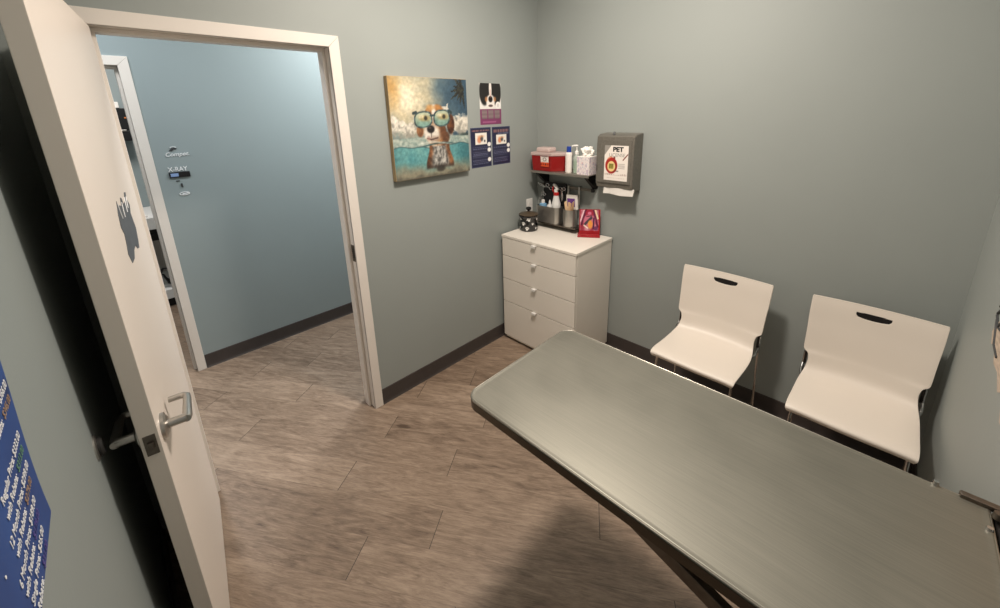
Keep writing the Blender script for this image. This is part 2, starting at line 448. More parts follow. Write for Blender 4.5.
def lever(sgn, zc=.955, s0=DW-.062):
    base = 0 if sgn > 0 else -.038
    k = lambda s_, o_, z: dpt(s_, base+sgn*o_, z)
    m = MB(); m.rod(k(s0,0,zc), k(s0,.008,zc), .034, .033, 32); m.rod(k(s0,.008,zc), k(s0,.014,zc), .03, .02, 28)
    m.rod(k(s0,.012,zc), k(s0,.052,zc), .0115, .0115, 18)
    path = [k(s0+.008,.052,zc), k(s0-.004,.053,zc), k(s0-.03,.053,zc), k(s0-.09,.053,zc), k(s0-.108,.052,zc), k(s0-.116,.045,zc), k(s0-.118,.034,zc), k(s0-.118,.010,zc)]
    m.tube(path, [.010,.0115,.0108,.0098,.0092,.009,.0088,.0082], 14)
    return obj('lever_handle', m, M['steel'], door)
lever(1); lever(-1)
# ragged grey sticker on the door face
pts = [(.511,1.53),(.506,1.511),(.47,1.512),(.438,1.504),(.42,1.528),(.397,1.523),(.385,1.502),(.345,1.506),(.303,1.529),(.27,1.526),(.288,1.508),(.253,1.482),(.287,1.459),(.259,1.404),(.285,1.37),(.312,1.347),(.355,1.354),(.384,1.371),(.44,1.368),(.477,1.351),(.54,1.352),(.571,1.386),(.549,1.414),(.537,1.439),(.56,1.462),(.546,1.497),(.53,1.51)]
pts = [(p[0]*.885, p[1]-.018) for p in pts]
def door_flat(pp, o0, o1):
    mx = DM @ Matrix(((1,0,0,0),(0,0,-1,0),(0,1,0,0),(0,0,0,1)))
    return MB().prism(pp, -o1, -o0, mx=mx)
stk = thing('door_sticker', 'ragged grey vinyl sticker with white streaks on the open door', 'sticker', dpt(.36, .0, 1.33))
obj('vinyl_sheet', door_flat(pts, .0002, .0012), M['sticker'], stk, smooth=False)
for a, c in (((.45,1.515),(.43,1.47)), ((.375,1.508),(.385,1.465)), ((.30,1.512),(.315,1.468)), ((.262,1.508),(.28,1.475))):
    obj('white_streak', MB().tube([dpt(a[0],.0012,a[1]-.012), dpt((a[0]+c[0])/2+.004,.0014,(a[1]+c[1])/2-.012), dpt(c[0],.0012,c[1]-.012)], .0017, 6), M['ink_white'], stk)

# bumper on the near wall where the lever lands
wb = thing('door_bumper', 'small round wall bumper in the shadow behind the open door', 'door stop', (.80, YD, 1.0))
mx = Matrix.Translation((.80, YD, 1.0)) @ Matrix.Rotation(-PI/2, 4, 'X')
obj('bumper_plate', MB().lathe([(0,0),(.03,0),(.03,.003),(.026,.005),(0,.005)], seg=28, mx=mx), M['steel'], wb)
obj('bumper_pad', MB().lathe([(0,.004),(.022,.005),(.022,.010),(.018,.014),(.008,.012),(0,.0115)], seg=28, mx=mx), M['rubber'], wb)

# ------------------------------------------------------------------ blue price poster on the near wall
def price_ink(u, v):
    c = [38, 76, 142]
    c = mixc(c, (30,60,120), .5+.6*nz(u, v, 5, 2))
    for cu, cv in ((.12,.9),(.03,.78),(.05,.62),(.3,.93),(.55,.82),(.2,.35),(.03,.45),(.35,.56),(.75,.9),(.03,.31)):
        cu = 1-cu
        s_ = ell(u, v, cu, cv, .022, .016, .3)
        for k in range(4):
            a = PI*(.2+.2*k); s_ = max(s_, ell(u, v, cu+.034*math.cos(a), cv+.028*math.sin(a), .010, .009, .3))
        c = mixc(c, (22,40,84), s_*.85)
    # round photo patch in the lower left
    c = mixc(c, (30,26,44), ell(u, v, .36, .14, .2, .15, .1)); c = mixc(c, (196,150,128), ell(u, v, .32, .13, .13, .1, .2))
    return c
PX0, PW, PZ0, PH = 1.275, .56, 1.217, .62
def pbend(u, v): return -.0006 if v < .004 else .0008+.011*sst(.04, .5, v)
pp = thing('price_poster', 'dark blue price list poster with white lettering on the near wall', 'poster', (PX0+PW/2, YD, PZ0))
pm = frame((PX0+PW, YD, PZ0), (-1,0,0))
picture('poster_sheet', PW, PH, 90, 90, price_ink, M['print'], pm, pp, bend=pbend)
rows = [(.262,'Regular Price: $399.00','','w',.012),(.242,'with Rebate: ','$379.00','v',.012),(.205,'Annual Price: $366.00','','w',.012),(.186,'with Rebate: ','$346.00','t',.014),
        (.140,'Regular Price: $333.00','','w',.022),(.121,'with Rebate: ','$313.00','g',.024),(.100,'12 Month Price: $299.00','','w',.026),(.082,'with Rebate: ','$279.00','t',.034),
        (.062,'6 Month Price: $189.00','','w',.046),(.045,'with Rebate: ','$179.00','v',.05),(.027,'Single Price: $35.00','','w',.06),(.010,'with Rebate: ','$31.00','v',.066)]
for z, s_, amt, c, ind in rows:
    v = z/PH; e_ = PW-ind; sz = .0145; ink_ = {'w':M['ink_white'],'g':M['ink_green'],'t':M['ink_tan'],'v':M['ink_violet']}[c]
    at_ = lambda x: pm @ Matrix.Translation((x, z, pbend(0, v)+.0009))
    if amt:
        text('lettering', amt, sz, at_(e_), ink_, pp, .0002, 'RIGHT'); e_ -= .056
    text('lettering', s_.strip(), sz, at_(e_), M['ink_white'], pp, .0002, 'RIGHT')
    if not amt: text('bullet', '•', sz, at_(e_-.185), M['ink_white'], pp, .0002, 'LEFT')

# ------------------------------------------------------------------ canvas picture (dog in sunglasses half in the sea)
def dog_ink(u, v):
    gr = nz(u, v, 30, 17)
    ray = noise.noise(Vector((math.atan2(v-.86, u-.1)*5, 3, 0)))
    # sky
    c = mixc((116,142,146), (52,84,106), sst(.2, 1., u+.25*(v-.7)+.2*nz(u, v, 3)))
    ds = math.hypot(u-.2, (v-.8)*1.05)
    c = mixc(c, (226,206,160), 1.0*sst(.58, .06, ds+.10*nz(u, v, 5, 1)+.05*ray))
    c = mixc(c, (250,240,208), .9*sst(.24, .02, ds+.06*nz(u, v, 9, 4)))
    c = mixc(c, (206,150,66), .85*sst(.2, .0, math.hypot(u, (v-.93)*.55)+.05*nz(u, v, 8, 6)))
    # clouds built from lobes with a ragged edge
    rag = .055*nz(u, v, 13, 3)+.03*nz(u, v, 26, 5)
    for cu, cv, ru, rv in ((.97,.53,.1,.1),(.9,.50,.12,.09),(.83,.56,.09,.07),(.78,.5,.1,.07),(.08,.52,.12,.06),(.2,.49,.12,.06),(.27,.54,.08,.05),(.02,.56,.08,.05),(.68,.685,.05,.022),(.62,.66,.04,.02)):
        k = ell(u, v, cu, cv+rag, ru, rv, .25)
        c = mixc(c, mixc((168,164,150), (238,230,212), sst(cv-rv*.9, cv+rv*.6, v+rag*2)), .92*k)
    # palm fronds in the top right corner
    for k in range(8):
        a = PI*(.55+.145*k); L_ = .15+.03*math.sin(k*2.1)
        px, py = .93, .90; qx, qy = px+L_*math.cos(a), py+L_*1.05*math.sin(a)-.035
        d = seg_d(u, v, (px,py), (qx,qy)); t = math.hypot(u-px, v-py)/L_
        if d < .024*(1.1-t)*(1+.5*math.sin((u-v)*190+k))+.004: c = mixc((28,32,30), (60,62,50), .5+gr)
    # sea surface
    wl = .315+.012*math.sin(u*9+.5)+.008*math.sin(u*23)
    if v < .42: c = mixc(c, mixc((134,164,156), (200,208,192), .5+.6*nz(u*.35, v, 30)+.3*gr), sst(.42, .405, v))
    if .405 < v < .445 and u > .78: c = mixc(c, (58,78,74), sst(.445,.42,v)*sst(.78,.95,u)*.8)
    if v < wl:
        c = mixc((66,148,158), (122,190,184), .5+.7*nz(u, v, 4, 5)+.2*gr)
        c = mixc(c, (40,108,120), .7*sst(.72, 1., u)+.3*sst(.15,.0,u))
        c = mixc(c, (152,146,120), sst(.19, .02, v+.05*nz(u, v, 6, 8)))
        c = mixc(c, (84,82,70), .6*sst(.06, .0, v+.05*nz(u, v, 9, 2)))
    c = mixc(c, (44,84,92), .75*sst(.010, .0, abs(v-wl)))
    # body under water: brown flanks, grizzled chest, two front legs
    hw = .185-.05*sst(.12, .3, v)
    if .06 < v < .33:
        t = abs(u-.575)/hw
        if t < 1.08:
            b = mixc((84,50,30), (166,104,58), .5+.9*nz(u, v, 9, 2)+.3*gr)
            b = mixc(b, mixc((96,94,90), (206,202,192), .5+1.3*nz(u*1.6, v*.7, 22, 4)), sst(.82, .5, t))
            b = mixc(b, (58,46,38), .75*sst(.14, .09, v)*sst(.0,.25,t))
            c = mixc(c, b, sst(1.08, .96, t)*sst(.065, .1, v))
    c = mixc(c, (50,42,36), .8*ell(u, v, .575, .075, .06, .035, .4))
    # neck
    if .31 < v < .46: c = mixc(c, mixc((104,62,36), (214,192,166), sst(.68,.5,u)+.3*gr), ell(u, v, .57, .40, .15, .1, .12))
    # ears
    c = mixc(c, mixc((66,32,18), (140,78,40), .5+1.2*nz(u, v, 12)), ell(u, v, .745+.02*(v-.5), .535, .055, .105, .15))
    c = mixc(c, mixc((110,62,32), (176,116,66), .5+1.2*nz(u, v, 12, 3)), ell(u, v, .335, .48, .045, .062, .2))
    # head: domed brow, cheeks, pale muzzle
    h = max(ell(u, v, .54, .60, .155, .14, .07), ell(u, v, .53, .46, .15, .13, .09))
    hc = mixc((140,84,42), (212,150,84), .5+.9*nz(u, v, 9, 6)+.25*gr)
    hc = mixc(hc, (238,228,212), max(ell(u, v, .525, .66, .028, .13, .5), ell(u, v, .475, .445, .12, .095, .4)))
    hc = mixc(hc, (104,60,34), .85*ell(u, v, .655, .47, .065, .12, .4)); hc = mixc(hc, (150,110,84), .5*ell(u, v, .52, .39, .09, .03, .6))
    c = mixc(c, hc, h)
    c = mixc(c, (222,164,88), .8*ell(u, v, .48, .71, .05, .03, .5)); c = mixc(c, (206,136,64), .8*ell(u, v, .58, .71, .05, .03, .5))
    # mouth and nose
    c = mixc(c, (70,40,34), .85*sst(.011, .003, seg_d(u, v, (.42,.40), (.47,.385)))); c = mixc(c, (70,40,34), .85*sst(.011, .003, seg_d(u, v, (.47,.385), (.56,.40))))
    c = mixc(c, (196,140,128), .6*ell(u, v, .44, .40, .02, .02, .5))
    c = mixc(c, (30,24,24), ell(u, v, .472, .492, .05, .04, .25)); c = mixc(c, (96,84,80), .7*ell(u, v, .46, .507, .018, .01, .6))
    c = mixc(c, (60,44,40), .6*sst(.01,.003,seg_d(u, v, (.475,.46), (.475,.41))))
    # sunglasses: wide teal-grey frames, beach reflected in the lenses
    for cu, cv, ru, rv, tl in ((.385,.592,.118,.085,-.15), (.628,.602,.115,.088,.15)):
        vv = v-(u-cu)*.06
        q = ((abs(u-cu)/ru)**2.6+(abs(vv-cv)/rv)**2.6)**(1/2.6)
        c = mixc(c, mixc((40,60,64), (86,116,116), .5+gr), 1-sst(.95, 1.04, q))
        q2 = ((abs(u-cu)/(ru-.017))**2.6+(abs(vv-cv)/(rv-.015))**2.6)**(1/2.6)
        g = mixc((96,142,128), (196,206,172), sst(cv-.07, cv+.05, v)+.3*nz(u, v, 14, 7))
        g = mixc(g, (178,150,84), .75*ell(u, v, cu+.02, cv+.012, .07, .03, .5)); g = mixc(g, (40,40,34), .85*ell(u, v, cu+.03, cv+.014, .022, .022, .4)); g = mixc(g, (238,226,180), .8*ell(u, v, cu-.03, cv+.03, .035, .016, .5))
        g = mixc(g, (150,196,180), .6*ell(u, v, cu, cv-.05, .07, .03, .5))
        c = mixc(c, g, 1-sst(.94, 1.04, q2))
    c = mixc(c, (52,76,80), sst(.015, .008, seg_d(u, v, (.48,.63), (.53,.632))))
    for a, b in (((.265,.655),(.3,.665)), ((.735,.672),(.76,.655))): c = mixc(c, (46,66,70), sst(.02, .01, seg_d(u, v, a, b)))
    # ripple round the neck
    c = mixc(c, (40,80,86), .75*sst(.014, .003, abs(v-.325-.02*math.sin((u-.4)*8)))*ell(u, v, .57, .33, .24, .04, .3))
    c = mixc(c, (222,226,212), .6*sst(.012, .003, abs(v-.345-.015*math.sin((u-.3)*10)))*ell(u, v, .5, .345, .2, .03, .3))
    g_ = .3*c[0]+.5*c[1]+.2*c[2]
    return [(g_+(x-g_)*.84)*.9*(1+.12*gr) for x in c]
CY0, CY1, CZ0, CZ1, CT = -1.284, -.734, 1.362, 1.928, .031
cv = thing('canvas_print', 'square canvas picture of a dog in sunglasses half under water', 'picture', (0, (CY0+CY1)/2, CZ0))
obj('canvas_wrap', MB().box((-.001, CY0, CZ0), (CT, CY1, CZ1), .003), M['canvas_edge'], cv)
picture('printed_face', CY1-CY0-.004, CZ1-CZ0-.004, 130, 130, dog_ink, M['print'], frame((CT+.0006, CY0+.002, CZ0+.002), (0,1,0)), cv)

def face_card(u, v):
    c = [232,230,226]
    if v < .38:
        c = [124,58,98]
        for cu in (.2,.5,.8):
            if abs(u-cu) < .125 and .14 < v < .36: c = mixc((124,58,98), (150,140,134), .8) if int(v*60) % 2 == 0 else [112,98,100]
        if v < .11 and .1 < u < .75: c = mixc(c, (190,120,160), .5 if .04 < v < .08 else 0)
    else:
        blk = max(ell(u, v, .22, .8, .23, .33, .12), ell(u, v, .78, .8, .23, .33, .12), ell(u, v, .5, .78, .42, .26, .1))
        c = mixc(c, (30,28,28), blk)
        c = mixc(c, (238,232,226), max(ell(u, v, .5, .85, .06, .25, .3), ell(u, v, .5, .56, .2, .17, .2)))
        c = mixc(c, (188,130,84), .8*ell(u, v, .3, .62, .06, .06, .4)); c = mixc(c, (188,130,84), .8*ell(u, v, .7, .62, .06, .06, .4))
        c = mixc(c, (20,18,20), ell(u, v, .5, .62, .1, .075, .2)); c = mixc(c, (60,40,40), .8*ell(u, v, .5, .46, .1, .03, .3))
        c = mixc(c, (196,112,96), .7*sst(.02,.008,abs(u-.5)) if .66 < v < .86 else 0)
    c = mixc(c, (244,242,238), ell(u, v, .85, .47, .12, .09, .1)); c = mixc(c, (200,196,196), .6*ell(u, v, .85, .47, .06, .045, .3))
    return c
o = picture('pet_card', .199, .266, 60, 80, face_card, M['gloss_print'], frame((.0004, -.597, 1.648), (0,1,0)), origin=(0,-.497,1.648), thick=.0016)
tag(o, 'white and magenta card with a black dog face above the two navy cards', 'card')
def navy_card(dots, seed, top):
    def f(u, v):
        c = [36,40,68]
        if v > .905-top*.05 and v < .945-top*.01 and .08 < u < .92 and math.sin(u*95+seed)+math.sin(u*41) > -.9: c = mixc(c, (190,132,120), .6)
        if top and .8 < v < .85 and .3 < u < .92 and math.sin(u*90) > -.5: c = mixc(c, (170,176,200), .5)
        y0 = .58-top*.03; y1 = .87-top*.08
        if .22 < u < .8 and y0 < v < y1:
            c = [238,234,226]
            k = (v-y0)/(y1-y0)
            c = mixc(c, (214,128,84), .8*ell(u, k, .42, .4, .1, .28, .4)); c = mixc(c, (52,54,60), .85*ell(u, k, .54, .52, .07, .24, .4)); c = mixc(c, (40,40,44), .8*ell(u, k, .68, .28, .04, .1, .4)); c = mixc(c, (226,160,110), .6*ell(u, k, .5, .7, .16, .1, .6))
        if v < y0-.06 and .08 < u < .84 and v > .06:
            if math.sin(v*150) > .1 and math.sin(u*55+math.floor(v*24)*2.3+seed) > -.75 and (int(v*24) % 5): c = mixc(c, (134,140,168), .5)
        for dv in dots: c = mixc(c, (242,240,236), ell(u, v, .9, dv, .09, .055, .12))
        if min(u, 1-u) < .02 or min(v, 1-v) < .015: c = mixc(c, (92,96,130), .5)
        return c
    return f
o = picture('information_card', .186, .264, 60, 80, navy_card((.57,.43,.18), 0, 0), M['gloss_print'], frame((.0004, -.691, 1.367), (0,1,0)), origin=(0,-.598,1.367), thick=.0016)
tag(o, 'navy information card with three white dots beside the canvas picture', 'card', 'navy information cards')
o = picture('information_card', .180, .262, 60, 80, navy_card((.5,.36), 2, 1), M['gloss_print'], frame((.0004, -.494, 1.368), (0,1,0)), origin=(0,-.404,1.368), thick=.0016)
tag(o, 'navy information card with two white dots, nearer the corner', 'card', 'navy information cards')

# outlet plate behind the treat jar
ot = thing('outlet_plate', 'cream wall outlet plate above the black treat jar', 'outlet', (0,-.104,.95))
obj('cover_plate', MB().box((0,-.139,.95), (.006,-.069,1.064), .003), M['white'], ot)
obj('socket', MB().box((.005,-.121,1.012), (.009,-.087,1.048), .003), M['white'], ot)
obj('socket', MB().box((.005,-.121,.966), (.009,-.087,1.002), .003), M['white'], ot)

# ------------------------------------------------------------------ drawer chest
X0, X1, Y0, Y1, ZT = .032, .686, -.455, -.013, .858
ch = thing('drawer_chest', 'white four-drawer chest standing in the corner', 'chest of drawers', ((X0+X1)/2, (Y0+Y1)/2, 0))
m = MB(); m.box((X0+.002, Y0+.02, .028), (X0+.02, Y1, ZT-.018), .001); m.box((X1-.02, Y0+.02, .028), (X1-.002, Y1, ZT-.018), .001)
m.box((X0+.02, Y1-.008, .03), (X1-.02, Y1, ZT-.018)); m.box((X0+.02, Y0+.03, .028), (X1-.02, Y1-.01, .05))
obj('carcass', m, M['chest'], ch)
obj('inner_case', MB().box((X0+.0215, Y0+.0195, .06), (X1-.0215, Y1-.012, ZT-.02)), M['chest_edge'], ch)
obj('chest_top', MB().box((X0-.002, Y0-.002, ZT-.018), (X1+.002, Y1, ZT), .0015), M['chest'], ch)
dz = [(.7025,.8365),(.5185,.6975),(.3315,.5135),(.036,.3265)]
for a, c in dz:
    d = obj('drawer', MB().box((X0+.004, Y0, a), (X1-.004, Y0+.018, c), .0012), M['chest'], ch)
    hx = .345; m = MB(); m.box((hx-.019, Y0-.019, c-.001), (hx+.019, Y0+.006, c+.0015), .0008); m.box((hx-.019, Y0-.019, c-.014), (hx+.019, Y0-.0165, c+.0015), .0008)
    obj('handle', m, M['white'], d)
for fx in (X0+.05, X1-.05):
    for fy in (Y0+.06, Y1-.05): obj('foot', MB().rod((fx,fy,0), (fx,fy,.03), .018, .022, 18), M['black'], ch)
obj('plinth', MB().box((X0+.012, Y0+.016, .012), (X1-.012, Y0+.03, .034), .001), M['chest'], ch)

# treat jar
jc = Vector((.108,-.238,ZT))
jr = thing('treat_jar', 'black ceramic treat jar with white paw prints on the chest', 'jar', jc)
def paw_ink(th, z):
    c = [20,20,22]
    for k in range(6):
        for jj, zc in enumerate((.024,.06,.092)):
            t0 = 2*PI*(k+.5*(jj % 2))/6+.1*jj; sc_ = .95 if (k+jj) % 2 else .6; rot = (-.5,.4,-.2)[(k+jj) % 3]
            dx_ = ((th-t0+PI) % (2*PI)-PI)*.069; dz_ = z-zc
            if abs(dx_) > .025 or abs(dz_) > .025: continue
            p, q = (dx_*math.cos(rot)+dz_*math.sin(rot))/sc_, (-dx_*math.sin(rot)+dz_*math.cos(rot))/sc_
            for du, dv, r in ((0,-.004,.0092),(-.012,.005,.0046),(-.0045,.0115,.0048),(.0045,.0115,.0048),(.012,.005,.0046)):
                c = mixc(c, (232,230,226), ell(p, q, du, dv, r, r, .18))
    return c
jp = [(.062,0),(.067,.004)]+[(.069,.012+.088*k/44) for k in range(45)]+[(.071,.108),(.075,.112),(.075,.118),(.068,.121)]
jb = MB().lathe([(0,0)]+jp+[(0,.121)], jc, 180)
jme = bpy.data.meshes.new('jar_body'); jb.bm.to_mesh(jme); jb.bm.free()
ja = jme.color_attributes.new('ink', 'FLOAT_COLOR', 'POINT')
for k, v in enumerate(jme.vertices):
    dv = v.co-jc; ja.data[k].color = lin(paw_ink(math.atan2(dv.y, dv.x), dv.z) if .008 < dv.z < .104 and dv.xy.length > .05 else (20,20,22))+(1,)
jo = objm('jar_body', jme, print_mat('glazed_paw_print', .16, .5), jr)
lid = obj('jar_lid', MB().lathe([(0,.121),(.072,.121),(.074,.125),(.067,.131),(.038,.139),(.012,.144),(0,.147)], jc, 40), M['lid_brown'], jr)
obj('lid_knob', MB().lathe([(0,.145),(.01,.146),(.010,.153),(.018,.158),(.021,.167),(.018,.176),(.008,.18),(0,.18)], jc, 28), M['ceramic'], lid)
# red display stand
rs = thing('display_stand', 'small red display stand with a pink and purple picture', 'display stand', (.545,-.095,ZT), .56)
RM = WM[rs].copy()
obj('stand_base', MB().box((-.078,-.035,0), (.078,.045,.014), .004, 2, RM).box((-.073,-.028,.012), (.07,-.012,.024), .003, 2, RM), M['acrylic_red'], rs)
tilt = RM @ Matrix.Translation((0,-.008,.014)) @ Matrix.Rotation(-.12, 4, 'X')
obj('stand_panel', MB().box((-.068,0,0), (.076,.006,.182), .002, 2, tilt), M['acrylic_red'], rs)
def stand_ink(u, v):
    c = mixc((150,48,66), (206,138,152), .5+nz(u, v, 4, 9))
    c = mixc(c, (232,196,204), sst(.05,.02,seg_d(u, v, (.02,.45), (.2,.98)))); c = mixc(c, (240,214,180), sst(.06,.03,seg_d(u, v, (.95,.6), (.8,1.))))
    c = mixc(c, (96,30,58), sst(.07,.04,seg_d(u, v, (.3,.98), (.08,.3)))); c = mixc(c, (100,36,66), sst(.07,.04,seg_d(u, v, (.7,.98), (.95,.2))))
    c = mixc(c, (160,40,60), ell(u, v, .5, .82, .22, .2, .2)); c = mixc(c, (214,120,150), ell(u, v, .5, .84, .1, .07, .3))
    c = mixc(c, (196,110,130), ell(u, v, .5, .45, .32, .33, .15)); c = mixc(c, (74,64,72), sst(.08,.05,seg_d(u, v, (.28,.32), (.6,.62))))
    c = mixc(c, (228,150,74), ell(u, v, .55, .3, .13, .2, .25)); c = mixc(c, (240,226,210), sst(.04,.02,seg_d(u, v, (.22,.25), (.42,.12)))); c = mixc(c, (60,28,60), .9*sst(.05,.03,seg_d(u, v, (.74,.6), (.72,.1))))
    c = mixc(c, (112,56,92), ell(u, v, .85, .12, .12, .1, .3)); c = mixc(c, (58,24,40), .8*sst(.03,.015,seg_d(u, v, (.35,.68),(.62,.72))))
    return c
picture('display_picture', .128, .148, 50, 56, stand_ink, M['gloss_print'], tilt @ Matrix.Translation((-.062,-.0008,.03)) @ frame((0,0,0),(1,0,0)), rs)

# ------------------------------------------------------------------ wall shelf and what stands on it
SZ = 1.303
sh = thing('wall_shelf', 'stainless wall shelf on two brackets in the corner', 'shelf', (.31,0,SZ-.1))
m = MB(); m.box((.075,-.176,SZ-.004), (.58,-.002,SZ), .001); m.box((.075,-.177,SZ-.016), (.58,-.174,SZ), .001); m.box((.075,-.006,SZ-.016), (.58,-.001,SZ+.012), .001)
obj('shelf_plate', m, M['shelf'], sh)
for bx in (.105, .535):
    mx = Matrix.Translation((bx-.0125,0,SZ-.004)) @ Matrix(((0,0,1,0),(1,0,0,0),(0,1,0,0),(0,0,0,1)))
    obj('shelf_bracket', MB().prism([(-.001,0),(-.15,0),(-.15,-.012),(-.03,-.11),(-.001,-.11)], 0, .025, mx=mx), M['dark_metal'], sh, smooth=False)

sp = thing('sharps_container', 'red sharps container with a pale lid on the wall shelf', 'sharps container', (.2,-.09,SZ))
def inset(poly, k):
    cx = sum(p[0] for p in poly)/len(poly); cy = sum(p[1] for p in poly)/len(poly); return [(cx+(p[0]-cx)*k, cy+(p[1]-cy)*k) for p in poly]
pt = [(.082,-.168),(.262,-.168),(.335,-.10),(.335,-.02),(.06,-.02),(.06,-.145)]
b = bmesh.new(); lo = [b.verts.new((x,y,SZ)) for x, y in inset(pt,.93)]; hi = [b.verts.new((x,y,SZ+.112)) for x, y in pt]
for i in range(6): b.faces.new((lo[i], lo[(i+1) % 6], hi[(i+1) % 6], hi[i]))
b.faces.new(lo[::-1]); b.faces.new(hi); bmesh.ops.bevel(b, geom=list(b.edges), offset=.006, segments=2, affect='EDGES', profile=.5)
body = obj('container_body', b, M['red'], sp)
lid = obj('container_lid', MB().prism(inset(pt,1.045), SZ+.111, SZ+.133, .005), M['clear_pink'], sp)
obj('lid_dome', MB().box((.098,-.14,SZ+.13), (.224,-.05,SZ+.168), .014, 3), M['clear_pink'], lid)
lbm = frame((.172,-.1705,SZ+.035), (1,0,0), (0,-.075,1))
def sharps_ink(u, v):
    c = [232,222,214] if v > .4 else [222,84,40]
    if v > .4:
        d = abs(math.hypot((u-.5)*.72, v-.7)-.14); c = mixc(c, (90,80,80), .7*sst(.05,.02,d))
        if v > .9 and .1 < u < .9: c = mixc(c, (90,80,80), .5)
        if v < .5 and math.sin(u*50) > 0: c = mixc(c, (120,110,110), .5)
    else:
        if .12 < v < .3 and math.sin(u*24) > -.2: c = [30,18,18] if .5 < u < .8 else [150,40,24]
    return c
picture('warning_label', .072, .075, 26, 28, sharps_ink, M['gloss_print'], lbm, body)

lb = thing('lotion_bottle', 'slim white bottle with a blue cap beside the sharps container', 'bottle', (.376,-.115,SZ))
bm_ = frame((.376,-.115,SZ),(1,0,0)) ; bm_ = Matrix.Translation((.376,-.115,SZ)) @ Matrix.Diagonal((1,.75,1,1))
obj('bottle_body', MB().lathe([(0,0),(.023,0),(.0255,.004),(.0255,.128),(.023,.137),(.015,.143),(0,.143)], seg=28, mx=bm_), M['lotion'], lb)
obj('bottle_cap', MB().lathe([(0,.142),(.0175,.142),(.0175,.148),(.0165,.178),(.014,.182),(0,.182)], seg=24, mx=bm_), M['blue_cap'], lb)

pb = thing('pump_bottle', 'clear green pump bottle between white bottle and tissue box', 'bottle', (.432,-.10,SZ))
pc = (.432,-.10,SZ)
obj('bottle_body', MB().lathe([(0,0),(.021,0),(.023,.004),(.023,.1),(.02,.115),(.011,.125),(.011,.132),(0,.132)], pc, 26), M['clear'], pb)
obj('green_gel', MB().lathe([(0,.002),(.0222,.003),(.0222,.085),(0,.085)], pc, 24), M['green'], pb)
m = MB(); m.lathe([(0,.128),(.0135,.128),(.0135,.148),(.008,.153),(0,.153)], pc, 22); m.rod((.432,-.10,SZ+.15), (.432,-.10,SZ+.182), .0042)
m.tube([(.441,-.10,SZ+.186),(.43,-.102,SZ+.187),(.412,-.108,SZ+.187),(.398,-.112,SZ+.183)], [.007,.0075,.006,.005], 12)
obj('pump_head', m, M['white'], pb)

tb = thing('tissue_box', 'white patterned tissue cube at the right end of the shelf', 'tissue box', (.528,-.10,SZ))
def tissue_ink(u, v):
    c = [232,222,220]; k = nz(u, v, 5, 4)
    c = mixc(c, (190,170,188), .8*sst(.12,.3,k)); c = mixc(c, (206,140,150), .7*ell(u, v, .45, .66, .06, .05, .5)); c = mixc(c, (170,178,190), .6*sst(.15,.35,nz(u, v, 9, 14))); return c
ta, tb_, tc_, td = .472, .569, -.158, -.052
obj('carton', MB().box((ta,tc_,SZ), (tb_,td,SZ+.122), .002), M['paper_white'], tb)
picture('carton_print', tb_-ta-.004, .118, 30, 30, tissue_ink, M['print'], frame((ta+.002,tc_-.0006,SZ+.002),(1,0,0)), tb)
picture('carton_print', td-tc_-.004, .118, 30, 30, tissue_ink, M['print'], frame((tb_+.0006,tc_+.002,SZ+.002),(0,1,0)), tb)
b = bmesh.new(); bmesh.ops.create_icosphere(b, subdivisions=4, radius=1)
for v in b.verts:
    n = v.co.normalized(); k = 1+.5*noise.fractal(n*1.7+Vector((3,1,8)), 1., 2., 3)
    v.co = Vector((.52+n.x*.04*k, -.105+n.y*.03*k, SZ+.15+n.z*.036*k))
obj('tissue', b, M['tissue'], tb)

# ------------------------------------------------------------------ rail, bins and tools under the shelf
rl = thing('hanging_rail', 'dark steel utensil rail on the wall under the shelf', 'rail', (.28,0,1.17))
obj('rail_bar', MB().box((.045,-.034,1.167), (.53,-.026,1.187), .002), M['steel_dark'], rl)
for x in (.06,.5): obj('rail_mount', MB().box((x,-.03,1.17), (x+.02,0,1.184), .002), M['dark_metal'], rl)
for x in (.515,): obj('end_cap', MB().box((x,-.040,1.163), (x+.022,-.02,1.19), .003), M['black'], rl)
for x in (.318,.412):
    m = MB(); m.box((x,-.041,1.06), (x+.014,-.037,1.195), .001); m.box((x,-.041,1.190), (x+.014,-.022,1.195), .001)
    obj('hook_strip', m, M['steel'], rl)
lg = thing('wall_ledge', 'thin dark ledge on the wall under the steel bins', 'ledge', (.26,0,.888))
m = MB(); m.box((.06,-.125,.893), (.45,-.002,.898), .001); m.box((.06,-.127,.893), (.45,-.124,.902), .001)
obj('ledge_plate', m, M['steel_dark'], lg)
for x in (.07,.435): obj('ledge_mount', MB().box((x,-.008,.87), (x+.02,0,.9), .001), M['dark_metal'], lg)

def open_bin(poly, z0, z1, t):
    """hollow bin with a plan outline"""
    b = bmesh.new(); cx = sum(p[0] for p in poly)/len(poly); cy = sum(p[1] for p in poly)/len(poly)
    inn = [(p[0]-math.copysign(min(t, abs(p[0]-cx)), p[0]-cx), p[1]-math.copysign(min(t, abs(p[1]-cy)), p[1]-cy)) for p in poly]; n = len(poly)
    A = [b.verts.new((x,y,z0)) for x, y in poly]; B_ = [b.verts.new((x,y,z1)) for x, y in poly]; C = [b.verts.new((x,y,z1)) for x, y in inn]; D = [b.verts.new((x,y,z0+.004)) for x, y in inn]
    for i in range(n):
        j = (i+1) % n
        b.faces.new((A[i],A[j],B_[j],B_[i])); b.faces.new((B_[i],B_[j],C[j],C[i])); b.faces.new((C[i],C[j],D[j],D[i]))
    b.faces.new(A[::-1]); b.faces.new(D); bmesh.ops.recalc_face_normals(b, faces=b.faces); return b
